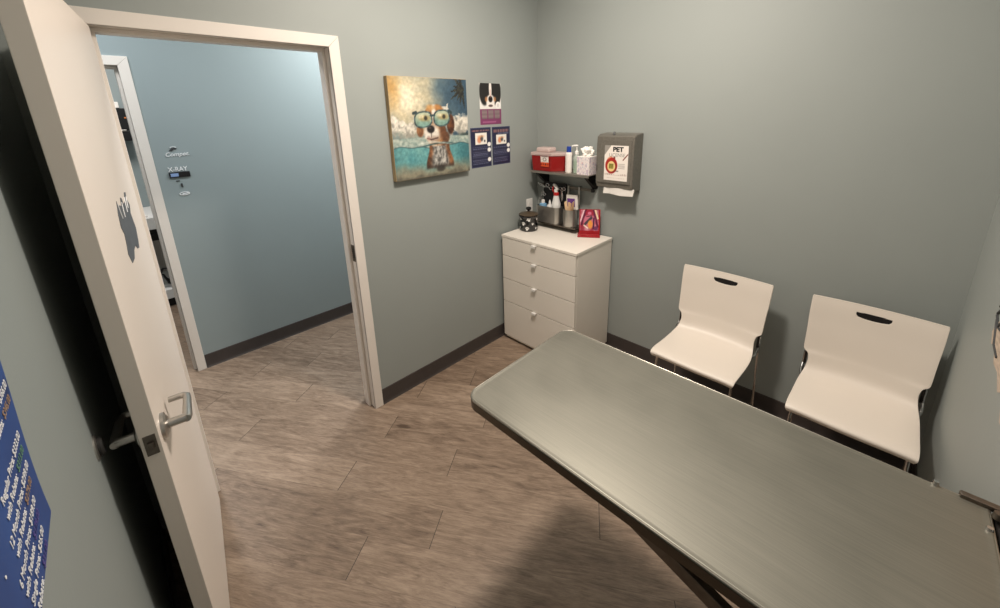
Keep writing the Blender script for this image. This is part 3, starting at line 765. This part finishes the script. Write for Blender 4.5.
def rrect(x0, y0, x1, y1, r, k=6):
    P = []
    for cx, cy, a0 in ((x1-r,y1-r,0),(x0+r,y1-r,PI/2),(x0+r,y0+r,PI),(x1-r,y0+r,1.5*PI)):
        for i in range(k+1): P.append((cx+r*math.cos(a0+PI/2*i/k), cy+r*math.sin(a0+PI/2*i/k)))
    return P
o = obj('steel_bin', open_bin(rrect(.078,-.124,.292,-.04,.03), .9, 1.028, .0025), M['steel'], None, (.185,-.08,.9))
tag(o, 'wide stainless bin holding bottles under the shelf', 'bin')
circ = [(.372+.054*math.cos(2*PI*k/32), -.078+.047*math.sin(2*PI*k/32)) for k in range(32)]
o = obj('steel_cup', open_bin(circ, .9, 1.028, .002), M['steel'], None, (.372,-.085,.9))
tag(o, 'round stainless cup full of wooden tongue depressors', 'cup')
# tongue depressors
for i, (x, y, lx, ly, h) in enumerate(((.358,-.08,-.16,-.03,.176),(.36,-.085,-.10,-.04,.182),(.368,-.075,-.03,-.03,.176),(.374,-.08,.05,-.04,.172),(.376,-.078,.12,-.04,.182),(.374,-.072,.15,-.03,.188),(.362,-.068,-.2,-.01,.172))):
    mx = Matrix.Translation((x,y,.905)) @ Matrix.Rotation(lx, 4, 'Y') @ Matrix.Rotation(-ly, 4, 'X') @ Matrix.Rotation(.5*i, 4, 'Z') @ Matrix(((1,0,0,0),(0,0,1,0),(0,1,0,0),(0,0,0,1)))
    P = [(-.0085,0),(.0085,0),(.009,h-.009)]+[(.009*math.cos(PI*k/8), h-.009+.009*math.sin(PI*k/8)) for k in range(1,8)]+[(-.0085,h-.009)]
    o = obj('tongue_depressor', MB().prism(P, -.001, .001, mx=mx), M['wood_stick'], None, (x,y,.905))
    tag(o, 'pale wooden tongue depressor standing in the round steel cup', 'tongue depressor', 'tongue depressors in the round steel cup')
pk = thing('small_carton', 'white carton with a purple panel behind the tongue depressors', 'box', (.375,-.03,1.04))
mx = Matrix.Translation((.375,-.058,1.052)) @ Matrix.Rotation(-.06,4,'Y')
obj('carton_body', MB().box((-.05,-.0,-.03), (.046,.012,.079), .002, 2, mx), M['paper_white'], pk)
obj('purple_panel', MB().box((-.042,-.0008,-.01), (.024,.0004,.052), 0, 1, mx), M['purple'], pk)
# spray bottle in the bin
sb = thing('spray_bottle', 'milky spray bottle with red and white trigger in the wide bin', 'spray bottle', (.248,-.088,.905))
c = (.248,-.083,.905)
obj('bottle_body', MB().lathe([(0,0),(.026,0),(.029,.005),(.03,.10),(.034,.13),(.033,.15),(.025,.18),(.02,.205),(.016,.213),(.016,.222),(0,.222)], c, 30), M['spray'], sb)
obj('collar', MB().lathe([(0,.213),(.0205,.213),(.0205,.232),(.016,.236),(0,.236)], c, 24), M['spray_red'], sb)
m = MB(); m.box((.236,-.096,1.139), (.262,-.08,1.165), .004); m.tube([(.262,-.088,1.16),(.252,-.088,1.178),(.238,-.088,1.192),(.224,-.088,1.197)], [.011,.0115,.011,.008], 12)
obj('spray_head', m, M['white'], sb)
obj('trigger', MB().tube([(.232,-.09,1.188),(.222,-.09,1.175),(.221,-.09,1.158),(.226,-.09,1.142)], [.006,.0055,.005,.004], 10), M['spray_red'], sb)
bb = thing('dropper_bottle', 'small pale blue bottle with a white cap in the wide bin', 'bottle', (.125,-.085,.905))
obj('bottle_body', MB().lathe([(0,0),(.03,0),(.032,.004),(.032,.11),(.027,.132),(.013,.14),(0,.14)], (.125,-.085,.905), 26), M['lightblue'], bb)
obj('bottle_cap', MB().lathe([(0,.138),(.014,.138),(.013,.16),(.008,.164),(0,.164)], (.125,-.085,.905), 20), M['white'], bb)
bb = thing('squeeze_bottle', 'small white bottle next to the spray bottle in the bin', 'bottle', (.19,-.085,.905))
obj('bottle_body', MB().lathe([(0,0),(.025,0),(.027,.004),(.027,.11),(.02,.13),(.009,.136),(0,.136)], (.19,-.085,.905), 26), M['spray'], bb)
obj('bottle_nozzle', MB().lathe([(0,.135),(.011,.135),(.009,.148),(.003,.17),(0,.17)], (.19,-.085,.905), 18), M['white'], bb)
o = obj('tool_pouch', MB().prism(rrect(.1,1.03,.312,1.205,.008), -.012, -.0, .003, mx=Matrix(((1,0,0,0),(0,0,1,-.036),(0,1,0,0),(0,0,0,1)))), M['black'], None, (.206,-.04,1.03))
tag(o, 'black tool pouch hung on the rail behind the spray bottle', 'pouch')
def scissors(name, label, tip, hub, r1, r2, rr):
    t = thing(name, label, 'scissors', hub, 0, 'scissors on the black pouch')
    tip, hub = Vector(tip), Vector(hub)
    d = (hub-tip).normalized(); s_ = Vector((-d.z,0,d.x))
    m = MB()
    for k in (-1, 1): m.tube([tip+s_*k*.002, tip.lerp(hub,.5)+s_*k*.006, hub+s_*k*.003], [.001,.004,.005], 8)
    m.rod(hub+Vector((0,-.004,0)), hub+Vector((0,.004,0)), .006)
    obj('blades', m, M['chrome'], t)
    for c in (r1, r2):
        c = Vector(c); m = MB(); m.tube([hub, hub.lerp(c,.5)+Vector((0,0,.002)), c+(hub-c).normalized()*rr], .0028, 8)
        m.tube([c+Vector((rr*math.cos(2*PI*k/20), 0, rr*.85*math.sin(2*PI*k/20))) for k in range(20)], .0028, 8, True)
        obj('finger_ring', m, M['chrome'], t)
    return t
scissors('scissors', 'long steel scissors pointing left on the black pouch', (.05,-.066,1.192), (.125,-.066,1.167), (.152,-.066,1.183), (.186,-.066,1.160), .014)
scissors('scissors', 'steel scissors hanging right of the spray bottle head', (.285,-.062,1.07), (.284,-.062,1.135), (.27,-.062,1.166), (.302,-.062,1.167), .012)
scissors('scissors', 'steel scissors hanging at the left edge of the black pouch', (.072,-.062,1.04), (.092,-.062,1.09), (.105,-.062,1.12), (.122,-.062,1.105), .011)

# ------------------------------------------------------------------ paper towel dispenser
dp = thing('paper_towel_dispenser', 'grey hammered metal paper towel dispenser on the back wall', 'paper towel dispenser', (.73,0,1.22))
DX0, DX1 = .596, .858
mx = Matrix.Translation((DX0,0,0)) @ Matrix(((0,0,1,0),(1,0,0,0),(0,1,0,0),(0,0,0,1)))   # polygon (y,z) -> extruded along x
prof = [(-.001,1.578),(-.085,1.572),(-.112,1.558),(-.117,1.50),(-.117,1.27),(-.104,1.232),(-.085,1.222),(-.001,1.205)]
obj('housing', MB().prism(prof, 0, DX1-DX0, .006, 3, mx=mx), M['hammer'], dp)
obj('front_cover', MB().prism(rrect(DX0+.016,1.262,DX1-.016,1.538,.006), 0, .003, .0012, 2, mx=Matrix(((1,0,0,0),(0,0,-1,-.117),(0,1,0,0),(0,0,0,1)))), M['hammer'], dp)
m = MB(); m.rod((.705,-.09,1.57), (.705,-.09,1.584), .009, .009, 20); m.rod((.705,-.09,1.584), (.705,-.09,1.588), .006)
obj('lock', m, M['chrome'], dp)
obj('side_slot', MB().box((DX0+.006,-.1186,1.335), (DX0+.010,-.117,1.375), .0005), M['black'], dp)
b = bmesh.new(); g = []
for j in range(9):
    g.append([b.verts.new((.65+.215*i/14*(1-.012*j/8)+.002, -.098+.004*math.sin(i*.7)-.010*j/8, 1.232-.046*j/8+.003*math.sin(i*.5)*j/8)) for i in range(15)])
for j in range(8):
    for i in range(14): b.faces.new((g[j][i], g[j][i+1], g[j+1][i+1], g[j+1][i]))
o = obj('paper_towel', b, M['towel'], None, (.757,-.1,1.19)); tag(o, 'white paper towel hanging out of the grey dispenser', 'paper towel')
# notice on the dispenser
nt_ = thing('pet_notice', 'white PET notice sheet with a red tag taped to the dispenser', 'notice', (.737,-.121,1.28))
def pet_ink(u, v):
    c = [236,228,220]
    if u+(1-v)*1.0 < .28: c = [150,146,140]
    c = mixc(c, (168,36,30), ell(u, v, .31, .43, .26, .235, .05)); c = mixc(c, (110,20,22), .5*ell(u, v, .42, .38, .14, .17, .4)*ell(u, v, .31, .43, .26, .235, .05))
    c = mixc(c, (232,206,140), ell(u, v, .31, .405, .17, .15, .06)); 
    if abs(u-.31) < .10 and abs(v-.41) < .075: c = mixc((150,140,60), (120,112,52), .5+nz(u, v, 20))
    c = mixc(c, (222,150,110), .8*sst(.03,.012,seg_d(u, v, (.15,.62), (.32,.69)))); c = mixc(c, (120,40,34), ell(u, v, .43, .65, .04, .04, .3))
    c = mixc(c, (112,38,26), sst(.022,.012,seg_d(u, v, (.8,.6), (.98,.76))))
    if .60 < u < .88 and .34 < v < .5 and math.sin(v*160) > .1: c = mixc(c, (170,164,158), .8)
    if .5 < u < .62 and .26 < v < .29: c = mixc(c, (90,80,76), .7)
    if .04 < u < .96 and .155 < v < .185+.02*math.sin(u*9) and math.sin(u*80) > -.3: c = mixc(c, (150,120,110), .6)
    if .1 < u < .9 and .06 < v < .085 and math.sin(u*90) > 0: c = mixc(c, (190,180,172), .6)
    return c
nm = frame((.660,-.1214,1.281), (1,0,0))
picture('notice_sheet', .164, .223, 70, 90, pet_ink, M['gloss_print'], nm, nt_, thick=.0016)
text('notice_lettering', 'PET', .040, nm @ Matrix.Translation((.094,.186,.0006)), M['ink_black'], nt_, .0002, 'CENTER', 1.12, .0018)
text('notice_lettering', 'LICENSE', .031, nm @ Matrix.Translation((.088,.153,.0006)), M['ink_grey'], nt_, .0002, 'CENTER', .98)

# ------------------------------------------------------------------ chairs
def make_chair():
    t = thing('side_chair', '', 'chair')
    # shell centre line (y,z, half width)
    prof = [(-.215,.428,.196),(-.222,.440,.202),(-.220,.452,.205),(-.20,.461,.206),(-.16,.461,.207),(-.10,.456,.207),(-.03,.451,.207),(.04,.450,.206),(.085,.454,.203),(.115,.462,.199),(.134,.474,.195),(.146,.49,.192)]
    back = [(.146,.49,.192),(.153,.508,.190),(.158,.528,.192),(.162,.545,.198),(.1655,.558,.213),(.169,.575,.2165),(.176,.62,.218),(.184,.67,.2195),(.192,.715,.222),(.1985,.76,.2235),(.2035,.79,.224),(.2075,.81,.224),(.2105,.822,.224),(.2115,.828,.2215)]
    NU = 28
    def smooth_rows(P, k=3):
        out = []
        for q in range(len(P)-1):
            a, b_, c, d = P[max(q-1,0)], P[q], P[q+1], P[min(q+2,len(P)-1)]
            for r_ in range(k):
                t_ = r_/k
                out.append(tuple(.5*((2*b_[n])+(-a[n]+c[n])*t_+(2*a[n]-5*b_[n]+4*c[n]-d[n])*t_*t_+(-a[n]+3*b_[n]-3*c[n]+d[n])*t_**3) for n in range(3)))
        return out+[P[-1]]
    full = smooth_rows(prof+back[1:])
    b = bmesh.new(); G = []
    for y, z, hw in full:
        kb = sst(-.06, .15, y); ks = 1-sst(-.10, .13, y)
        row = []
        for i in range(NU+1):
            u = -1+2*i/NU
            row.append(b.verts.new((u*hw, y-.020*u*u*kb, z-(.006*(1-u*u)+.006*abs(u)**6)*ks)))
        G.append(row)
    for j_ in range(len(full)-1):
        for i in range(NU): b.faces.new((G[j_][i], G[j_][i+1], G[j_+1][i+1], G[j_+1][i]))
    for f in b.faces: f.normal_update(); f.smooth = True
    tme = bpy.data.meshes.new('t'); b.to_mesh(tme); b.free(); to = bpy.data.objects.new('t', tme); COL.objects.link(to)
    dm = [(-.060,.792),(.060,.792),(.060,.780),(.052,.770),(.03,.7655),(0,.764),(-.03,.7655),(-.052,.770),(-.060,.780)]
    def dmx(y): return Matrix(((1,0,0,0),(0,0,1,y),(0,1,0,0),(0,0,0,1)))
    sm = to.modifiers.new('thick', 'SOLIDIFY'); sm.thickness = .0085; sm.offset = -1
    cme = bpy.data.meshes.new('t'); cb_ = MB().prism(dm, -.03, .03, mx=dmx(.2)); cb_.bm.to_mesh(cme); cb_.bm.free()
    co = bpy.data.objects.new('t', cme); COL.objects.link(co)
    bo = to.modifiers.new('slot', 'BOOLEAN'); bo.object = co; bo.operation = 'DIFFERENCE'; bo.solver = 'EXACT'
    bv = to.modifiers.new('round', 'BEVEL'); bv.width = .0024; bv.segments = 3; bv.limit_method = 'ANGLE'; bv.angle_limit = math.radians(50)
    bpy.context.view_layer.update()
    em = bpy.data.meshes.new_from_object(to.evaluated_get(bpy.context.evaluated_depsgraph_get()))
    bpy.data.objects.remove(to); bpy.data.objects.remove(co); bpy.data.meshes.remove(tme); bpy.data.meshes.remove(cme)
    em.polygons.foreach_set('use_smooth', [True]*len(em.polygons)); em.set_sharp_from_angle(angle=math.radians(50))
    cn = [tuple(c_.vector) for c_ in em.corner_normals]
    # the moulded shell parts where the seat turns up into the back
    for nm_, up_ in (('seat', False), ('backrest', True)):
        fs = [p for p in em.polygons if ((p.center.z > .4775) == up_)]
        ids = sorted({v for p in fs for v in p.vertices}); mp_ = {v: k for k, v in enumerate(ids)}
        nme = bpy.data.meshes.new(nm_)
        nme.from_pydata([em.vertices[v].co[:] for v in ids], [], [[mp_[v] for v in p.vertices] for p in fs])
        nme.polygons.foreach_set('use_smooth', [True]*len(nme.polygons))
        nme.normals_split_custom_set([cn[l] for p in fs for l in p.loop_indices])
        objm(nm_, nme, M['chair'], t, None, False)
    bpy.data.meshes.remove(em)
    obj('grip_insert', MB().prism([(x*1.06, .779+(z-.779)*1.15) for x, z in dm], .2035, .2105, mx=dmx(0)), M['black'], t)
    # steel rod frame
    r = .0062
    for s_ in (-1, 1):
        x = s_*.186
        m = MB(); m.tube([(x+s_*.012,-.205,.006),(x+s_*.004,-.186,.22),(x,-.172,.40),(x,-.166,.425),(x,-.15,.438)], r, 10)
        l = obj('leg', m, M['chrome'], t); obj('foot_cap', MB().rod((x+s_*.012,-.2055,0), (x+s_*.0115,-.2045,.02), .009, .0085, 14), M['rubber'], l)
        x2 = s_*.212
        m = MB(); m.tube([(x2+s_*.006,.205,.006),(x2+s_*.002,.185,.25),(x2-s_*.004,.166,.46),(x2-s_*.004,.172,.535)], r, 10)
        l = obj('leg', m, M['chrome'], t); obj('foot_cap', MB().rod((x2+s_*.006,.2055,0), (x2+s_*.006,.204,.02), .009, .0085, 14), M['rubber'], l)
        m = MB(); m.tube([(x,-.165,.436),(x,-.05,.436),(x+s_*.004,.06,.436),(x2-s_*.004,.12,.448),(x2-s_*.004,.152,.475)], r, 10)
        obj('side_rail', m, M['chrome'], t)
        obj('back_bracket', MB().box((s_*.203-.005,.156,.470), (s_*.203+.005,.176,.556), .003), M['dark_metal'], t)
    m = MB(); m.tube([(-.186,-.1,.434),(.186,-.1,.434)], r, 10); m.tube([(-.2,.1,.436),(.2,.1,.436)], r, 10)
    obj('cross_bar', m, M['chrome'], t)
    return t
c1 = make_chair()
c2 = copy_tree(c1)
tag(c1, 'white plastic side chair nearer the drawer chest', 'chair', 'white chairs along the back wall')
tag(c2, 'white plastic side chair in the corner by the right wall', 'chair', 'white chairs along the back wall')
c1.location = (1.441,-.318,0); c1.rotation_euler.z = -.026
c2.location = (2.052,-.320,0); c2.rotation_euler.z = -.022

# ------------------------------------------------------------------ exam table
TX0, TX1, TY0, TY1, TZ = 1.158, 2.277, -1.776, -1.226, .865
et = thing('exam_table', 'stainless steel fold-down exam table fixed to the right wall', 'table', (W,-1.5,TZ-.4))
def plan(o_, rl_=.05, rr_=.008):
    P = []
    x0, x1, y0, y1 = TX0+o_, TX1-o_, TY0+o_, TY1-o_
    for cx, cy, a0, r in ((x1-rr_,y1-rr_,0,rr_),(x0+rl_,y1-rl_,PI/2,rl_),(x0+rl_,y0+rl_,PI,rl_),(x1-rr_,y0+rr_,1.5*PI,rr_)):
        r = max(r-o_, .002)
        if cx < (x0+x1)/2: cx = x0+r
        else: cx = x1-r
        cy = (y1-r) if cy > (y0+y1)/2 else (y0+r)
        for i in range(10): P.append((cx+r*math.cos(a0+PI/2*i/9), cy+r*math.sin(a0+PI/2*i/9)))
    return P
lv = [(.003,TZ-.034),(0,TZ-.033),(0,TZ-.007),(.0004,TZ-.0035),(.0014,TZ-.0014),(.003,TZ-.0003),(.005,TZ),(.009,TZ-.0008),(.016,TZ-.0012)]
b = bmesh.new(); R = [[b.verts.new((x,y,z)) for x, y in plan(o_)] for o_, z in lv]
for A, B_ in zip(R, R[1:]):
    n = len(A)
    for i in range(n): b.faces.new((A[i], A[(i+1) % n], B_[(i+1) % n], B_[i]))
b.faces.new(R[-1])
inner = [b.verts.new((x,y,TZ-.012)) for x, y in plan(.004)]
bot = [b.verts.new((x,y,TZ-.034)) for x, y in plan(.004)]
n = len(bot)
for i in range(n):
    j = (i+1) % n
    b.faces.new((R[0][j], R[0][i], bot[i], bot[j])); b.faces.new((bot[j], bot[i], inner[i], inner[j]))
b.faces.new(inner[::-1]); bmesh.ops.recalc_face_normals(b, faces=b.faces)
obj('tabletop', b, M['table'], et)
b = bmesh.new(); R = [[b.verts.new((x,y,z)) for x, y in plan(o_)] for o_, z in ((.002,TZ-.034),(-.0008,TZ-.034),(-.0008,TZ-.008),(.002,TZ-.008))]
for A, B_ in zip(R, R[1:]+R[:1]):
    for i in range(len(A)): b.faces.new((A[i], A[(i+1) % len(A)], B_[(i+1) % len(A)], B_[i]))
bmesh.ops.recalc_face_normals(b, faces=b.faces)
obj('rim_shade_band', b, M['rim'], et)  # added band: the rim's shade and dark reflections as a darker steel
obj('highlight_bead', MB().tube([(x,y,TZ-.0032) for x, y in plan(.0012)], .0026, 8, True), M['bead'], et)  # added thin tube that catches the lamp as a highlight line
for y in (-1.745,-1.262):
    def bar(p0, p1, h, w):
        p0, p1 = Vector(p0), Vector(p1); d = p1-p0
        mx = Matrix.Translation(p0) @ Matrix.Rotation(-math.atan2(d.z, d.x), 4, 'Y')
        return MB().box((0,-w/2,-h/2), (d.length,w/2,h/2), .003, 2, mx)
    bk = obj('folding_bracket', bar((1.672,y,.832), (W-.02,y,.618), .036, .02), M['steel_dark'], et)
    obj('bracket_rail', MB().box((1.72,y-.012,TZ-.034), (W-.012,y+.012,TZ-.013), .002), M['steel_dark'], bk)
    obj('bracket_plate', MB().box((W-.02,y-.016,.56), (W-.001,y+.016,TZ+.005), .002), M['steel_dark'], bk)
m = MB(); m.box((TX1-.004,TY0+.01,TZ-.03), (W-.001,TY1-.01,TZ-.012), .002); m.rod((W-.026,TY0+.01,TZ-.014), (W-.026,TY1-.01,TZ-.014), .009)
obj('wall_hinge', m, M['dark_metal'], et)
m = MB(); m.box((W-.083,TY1-.010,TZ-.005), (W-.022,TY1+.008,TZ+.009), .004); m.rod((W-.03,TY1-.03,TZ+.002), (W-.03,TY1-.03,TZ+.016), .01, .008, 18)
obj('latch_arm', m, M['steel_dark'], et)
obj('latch_bolt', MB().rod((2.196,TY1-.002,TZ-.004), (2.196,TY1-.002,TZ+.010), .007, .005, 16), M['chrome'], et)
obj('hinge_screw', MB().rod((W-.045,TY1-.075,TZ-.004), (W-.045,TY1-.075,TZ+.006), .007, .005, 16), M['chrome'], et)

# beige pet decal on the right wall
dc = thing('wall_decal', 'beige and grey shaggy decal on the right wall beside the table', 'decal', (W,-.95,.7))
P = [(-.603,1.012),(-.64,.985),(-.68,1.0),(-.735,.962),(-.80,.966),(-.86,.935),(-.90,.957),(-.96,.90),(-1.02,.91),(-1.07,.868),(-1.15,.872),(-1.2,.83),(-1.5,.88),(-1.55,1.2),(-1.3,1.42),(-1.0,1.35),(-.82,1.22),(-.70,1.10),(-.64,1.06)]
mw = Matrix(((0,0,-1,W),(1,0,0,0),(0,1,0,0),(0,0,0,1)))
P = [(a+.05, c) for a, c in P]
obj('decal_sheet', MB().prism(P, .0003, .0012, mx=mw), M['decal'], dc, smooth=False)
m = MB()
for pth in ([(-.605,1.075),(-.63,1.095),(-.64,1.13),(-.70,1.17)], [(-.605,1.07),(-.66,1.05),(-.72,1.06),(-.78,1.03)], [(-.61,1.10),(-.66,1.14),(-.75,1.16)], [(-.66,1.05),(-.70,1.10),(-.78,1.12)], [(-.62,1.06),(-.68,1.0),(-.75,.99)]):
    m.tube([(W-.002, y+.05, z) for y, z in pth], .0035, 6)
obj('dark_outline', m, M['slate'], dc)

# ------------------------------------------------------------------ hallway signs
hx = HX+.002
s1 = thing('script_sign', 'small script word sign above the x-ray sign', 'sign', (HX,-2.087,1.51))
text('script_lettering', 'Compet.', .036, frame((hx,-2.137,1.510),(0,1,0)), M['ink_white'], s1, .001, 'LEFT', .98, .0004, .3)
m = MB(); mx = frame((hx,-2.092,1.552),(0,1,0))
m.prism([(-.02,-.008),(-.006,.008),(.012,.012),(.024,.004),(.014,-.002),(.006,.002),(-.004,-.012)], 0, .001, mx=mx)
obj('leaf_mark', m, M['slate'], s1, smooth=False)
m = MB(); m.tube([mx @ Vector(p) for p in ((-.012,.012,.001),(.004,.018,.001),(.02,.012,.001))], .0018, 6); obj('mark_highlight', m, M['ink_white'], s1)
s2 = thing('xray_sign', 'white X-RAY lettering over a black slider plate in the hallway', 'sign', (HX,-2.085,1.37))
text('sign_lettering', 'X-RAY', .040, frame((hx,-2.139,1.414),(0,1,0)), M['ink_white'], s2, .001, 'LEFT', .86, .0004)
sl = obj('slider_plate', MB().box((HX,-2.140,1.374), (HX+.008,-2.031,1.409), .002), M['black'], s2)
obj('slider_window', MB().box((HX+.0078,-2.132,1.381), (HX+.0088,-2.092,1.402), .0005), M['slide_blue'], sl)
s3 = thing('icon_sign', 'small raised icon and oval under the x-ray sign', 'sign', (HX,-2.083,1.26))
m = MB(); m.box((HX,-2.092,1.310), (HX+.006,-2.082,1.334), .002); m.box((HX,-2.112,1.348), (HX+.004,-2.092,1.355), .002)
obj('dark_icon', m, M['slate'], s3)
m = MB(); c = Vector((HX+.002,-2.083,1.266)); m.tube([c+Vector((0,.026*math.cos(2*PI*k/24),.010*math.sin(2*PI*k/24))) for k in range(24)], .0022, 6, True); m.tube([c+Vector((0,-.012,-.002)), c+Vector((0,.022,.002))], .003, 6)
obj('oval_outline', m, M['ink_white'], s3)

# ------------------------------------------------------------------ x-ray room seen through the second doorway
XB = -3.4
cb = thing('base_cabinet', 'white open-front counter cabinet in the x-ray room', 'cabinet', (XB+.3,-2.4,0))
obj('countertop', MB().box((XB+.001,-3.2,.775), (-2.72,-1.7,.885), .004), M['xcab'], cb)
for y in (-3.2, -1.73): obj('side_panel', MB().box((XB+.001,y,.09), (-2.74,y+.03,.775)), M['xcab'], cb)
obj('back_panel', MB().box((XB+.001,-3.17,.09), (XB+.02,-1.73,.775)), M['xback'], cb)
obj('bottom_shelf', MB().box((XB+.001,-3.17,.085), (-2.72,-1.73,.175), .003), M['xcab'], cb)
obj('toe_kick', MB().box((XB+.001,-3.2,0), (-2.76,-1.7,.085)), M['black'], cb)
eq = thing('equipment_box', 'black wall-mounted equipment box with a white top in the x-ray room', 'equipment', (XB,-2.3,1.6))
obj('equipment_body', MB().box((XB,-2.62,1.66), (XB+.18,-2.165,1.86), .008), M['black'], eq)
obj('equipment_top', MB().box((XB,-2.62,1.86), (XB+.19,-2.2,1.915), .006), M['white'], eq)
obj('lower_drawer', MB().box((XB,-2.62,1.56), (XB+.18,-2.165,1.65), .006), M['black'], eq)
obj('silver_bar', MB().box((XB+.15,-2.60,1.648), (XB+.186,-2.19,1.664), .003), M['steel'], eq)
obj('yellow_emblem', MB().box((XB+.18,-2.262,1.585), (XB+.183,-2.225,1.63), .001), M['yellow'], eq)
obj('orange_knob', MB().box((XB+.18,-2.185,1.765), (XB+.186,-2.17,1.778), .003), M['orange'], eq)
ip = thing('label_printer', 'small white device on the x-ray room counter', 'device', (-2.85,-2.26,.885))
obj('device_body', MB().box((-2.92,-2.42,.885), (-2.78,-2.225,.9), .004), M['white'], ip)
obj('device_screen', MB().box((-2.781,-2.33,.888), (-2.778,-2.24,.897), .001), M['xback'], ip)
cbx = thing('storage_case', 'dark storage case hung under the x-ray room counter', 'case', (-3.0,-2.3,.64))
obj('case_body', MB().box((-3.1,-2.6,.65), (-2.8,-2.13,.772), .008), M['dark_metal'], cbx)
obj('case_handle', MB().tube([(-2.8,-2.32,.72),(-2.785,-2.3,.715),(-2.785,-2.22,.715),(-2.8,-2.2,.72)], .006, 8), M['black'], cbx)
o = obj('coiled_cable', MB().tube([(-2.80,-2.33,.185),(-2.80,-2.27,.30),(-2.80,-2.22,.37),(-2.80,-2.17,.36),(-2.79,-2.15,.28),(-2.79,-2.19,.24),(-2.79,-2.23,.32),(-2.79,-2.2,.22),(-2.79,-2.14,.185)], .012, 10), M['black'], None, (-2.8,-2.23,.18))
tag(o, 'black cable looped on the low shelf of the x-ray room cabinet', 'cable')

# ------------------------------------------------------------------ lights
def area(name, loc, size, power, color, rot=(0,0,0), shape='DISK', sy=None):
    d = bpy.data.lights.new(name, 'AREA'); d.energy = power; d.color = color; d.shape = shape; d.size = size
    if sy: d.size_y = sy
    o = bpy.data.objects.new(name, d); COL.objects.link(o); o.location = loc; o.rotation_euler = rot; return o
area('room_ceiling_lamp', (1.08,-1.22,2.73), .26, 43, (1.,.88,.77))
area('room_fill_light', (1.15,-.95,2.74), 1.6, 14, (1.,.91,.82), shape='SQUARE')  # added broad fill light that softens the room's shadows
area('hall_ceiling_lamp', (-.62,-.75,2.73), .5, 44, (.97,.98,.98))
area('hall_ceiling_lamp', (-.62,-2.6,2.73), .5, 16, (.95,.97,1.))
area('xray_room_lamp', (-2.3,-2.3,2.73), .6, 32, (1.,.95,.9))
w = bpy.data.worlds.new('World'); SC.world = w; w.use_nodes = True
w.node_tree.nodes['Background'].inputs[0].default_value = (.5,.52,.55,1); w.node_tree.nodes['Background'].inputs[1].default_value = .3

# ------------------------------------------------------------------ camera
YAW, PITCH, ROLL, F = .78705, -.26958, -.02742, 395.21
cd = bpy.data.cameras.new('camera'); cam = bpy.data.objects.new('camera', cd); COL.objects.link(cam); SC.camera = cam
cd.sensor_fit = 'HORIZONTAL'; cd.sensor_width = 36; cd.lens = F*36/1000
cd.shift_x = .0005; cd.shift_y = -.08184; cd.clip_start = .02
fw = Vector((-math.sin(YAW)*math.cos(PITCH), math.cos(YAW)*math.cos(PITCH), math.sin(PITCH)))
r0 = Vector((math.cos(YAW), math.sin(YAW), 0)); u0 = r0.cross(fw)
r = r0*math.cos(ROLL)+u0*math.sin(ROLL); u = -r0*math.sin(ROLL)+u0*math.cos(ROLL)
mw = Matrix.Identity(4)
for i in range(3): mw[i][0] = r[i]; mw[i][1] = u[i]; mw[i][2] = -fw[i]; mw[i][3] = (1.99983,-2.43675,1.72215)[i]
cam.matrix_world = mw

SC.view_settings.view_transform = 'Standard'
SC.view_settings.look = 'None'
SC.view_settings.exposure = 0
SC.cycles.use_denoising = True
SC.cycles.max_bounces = 8
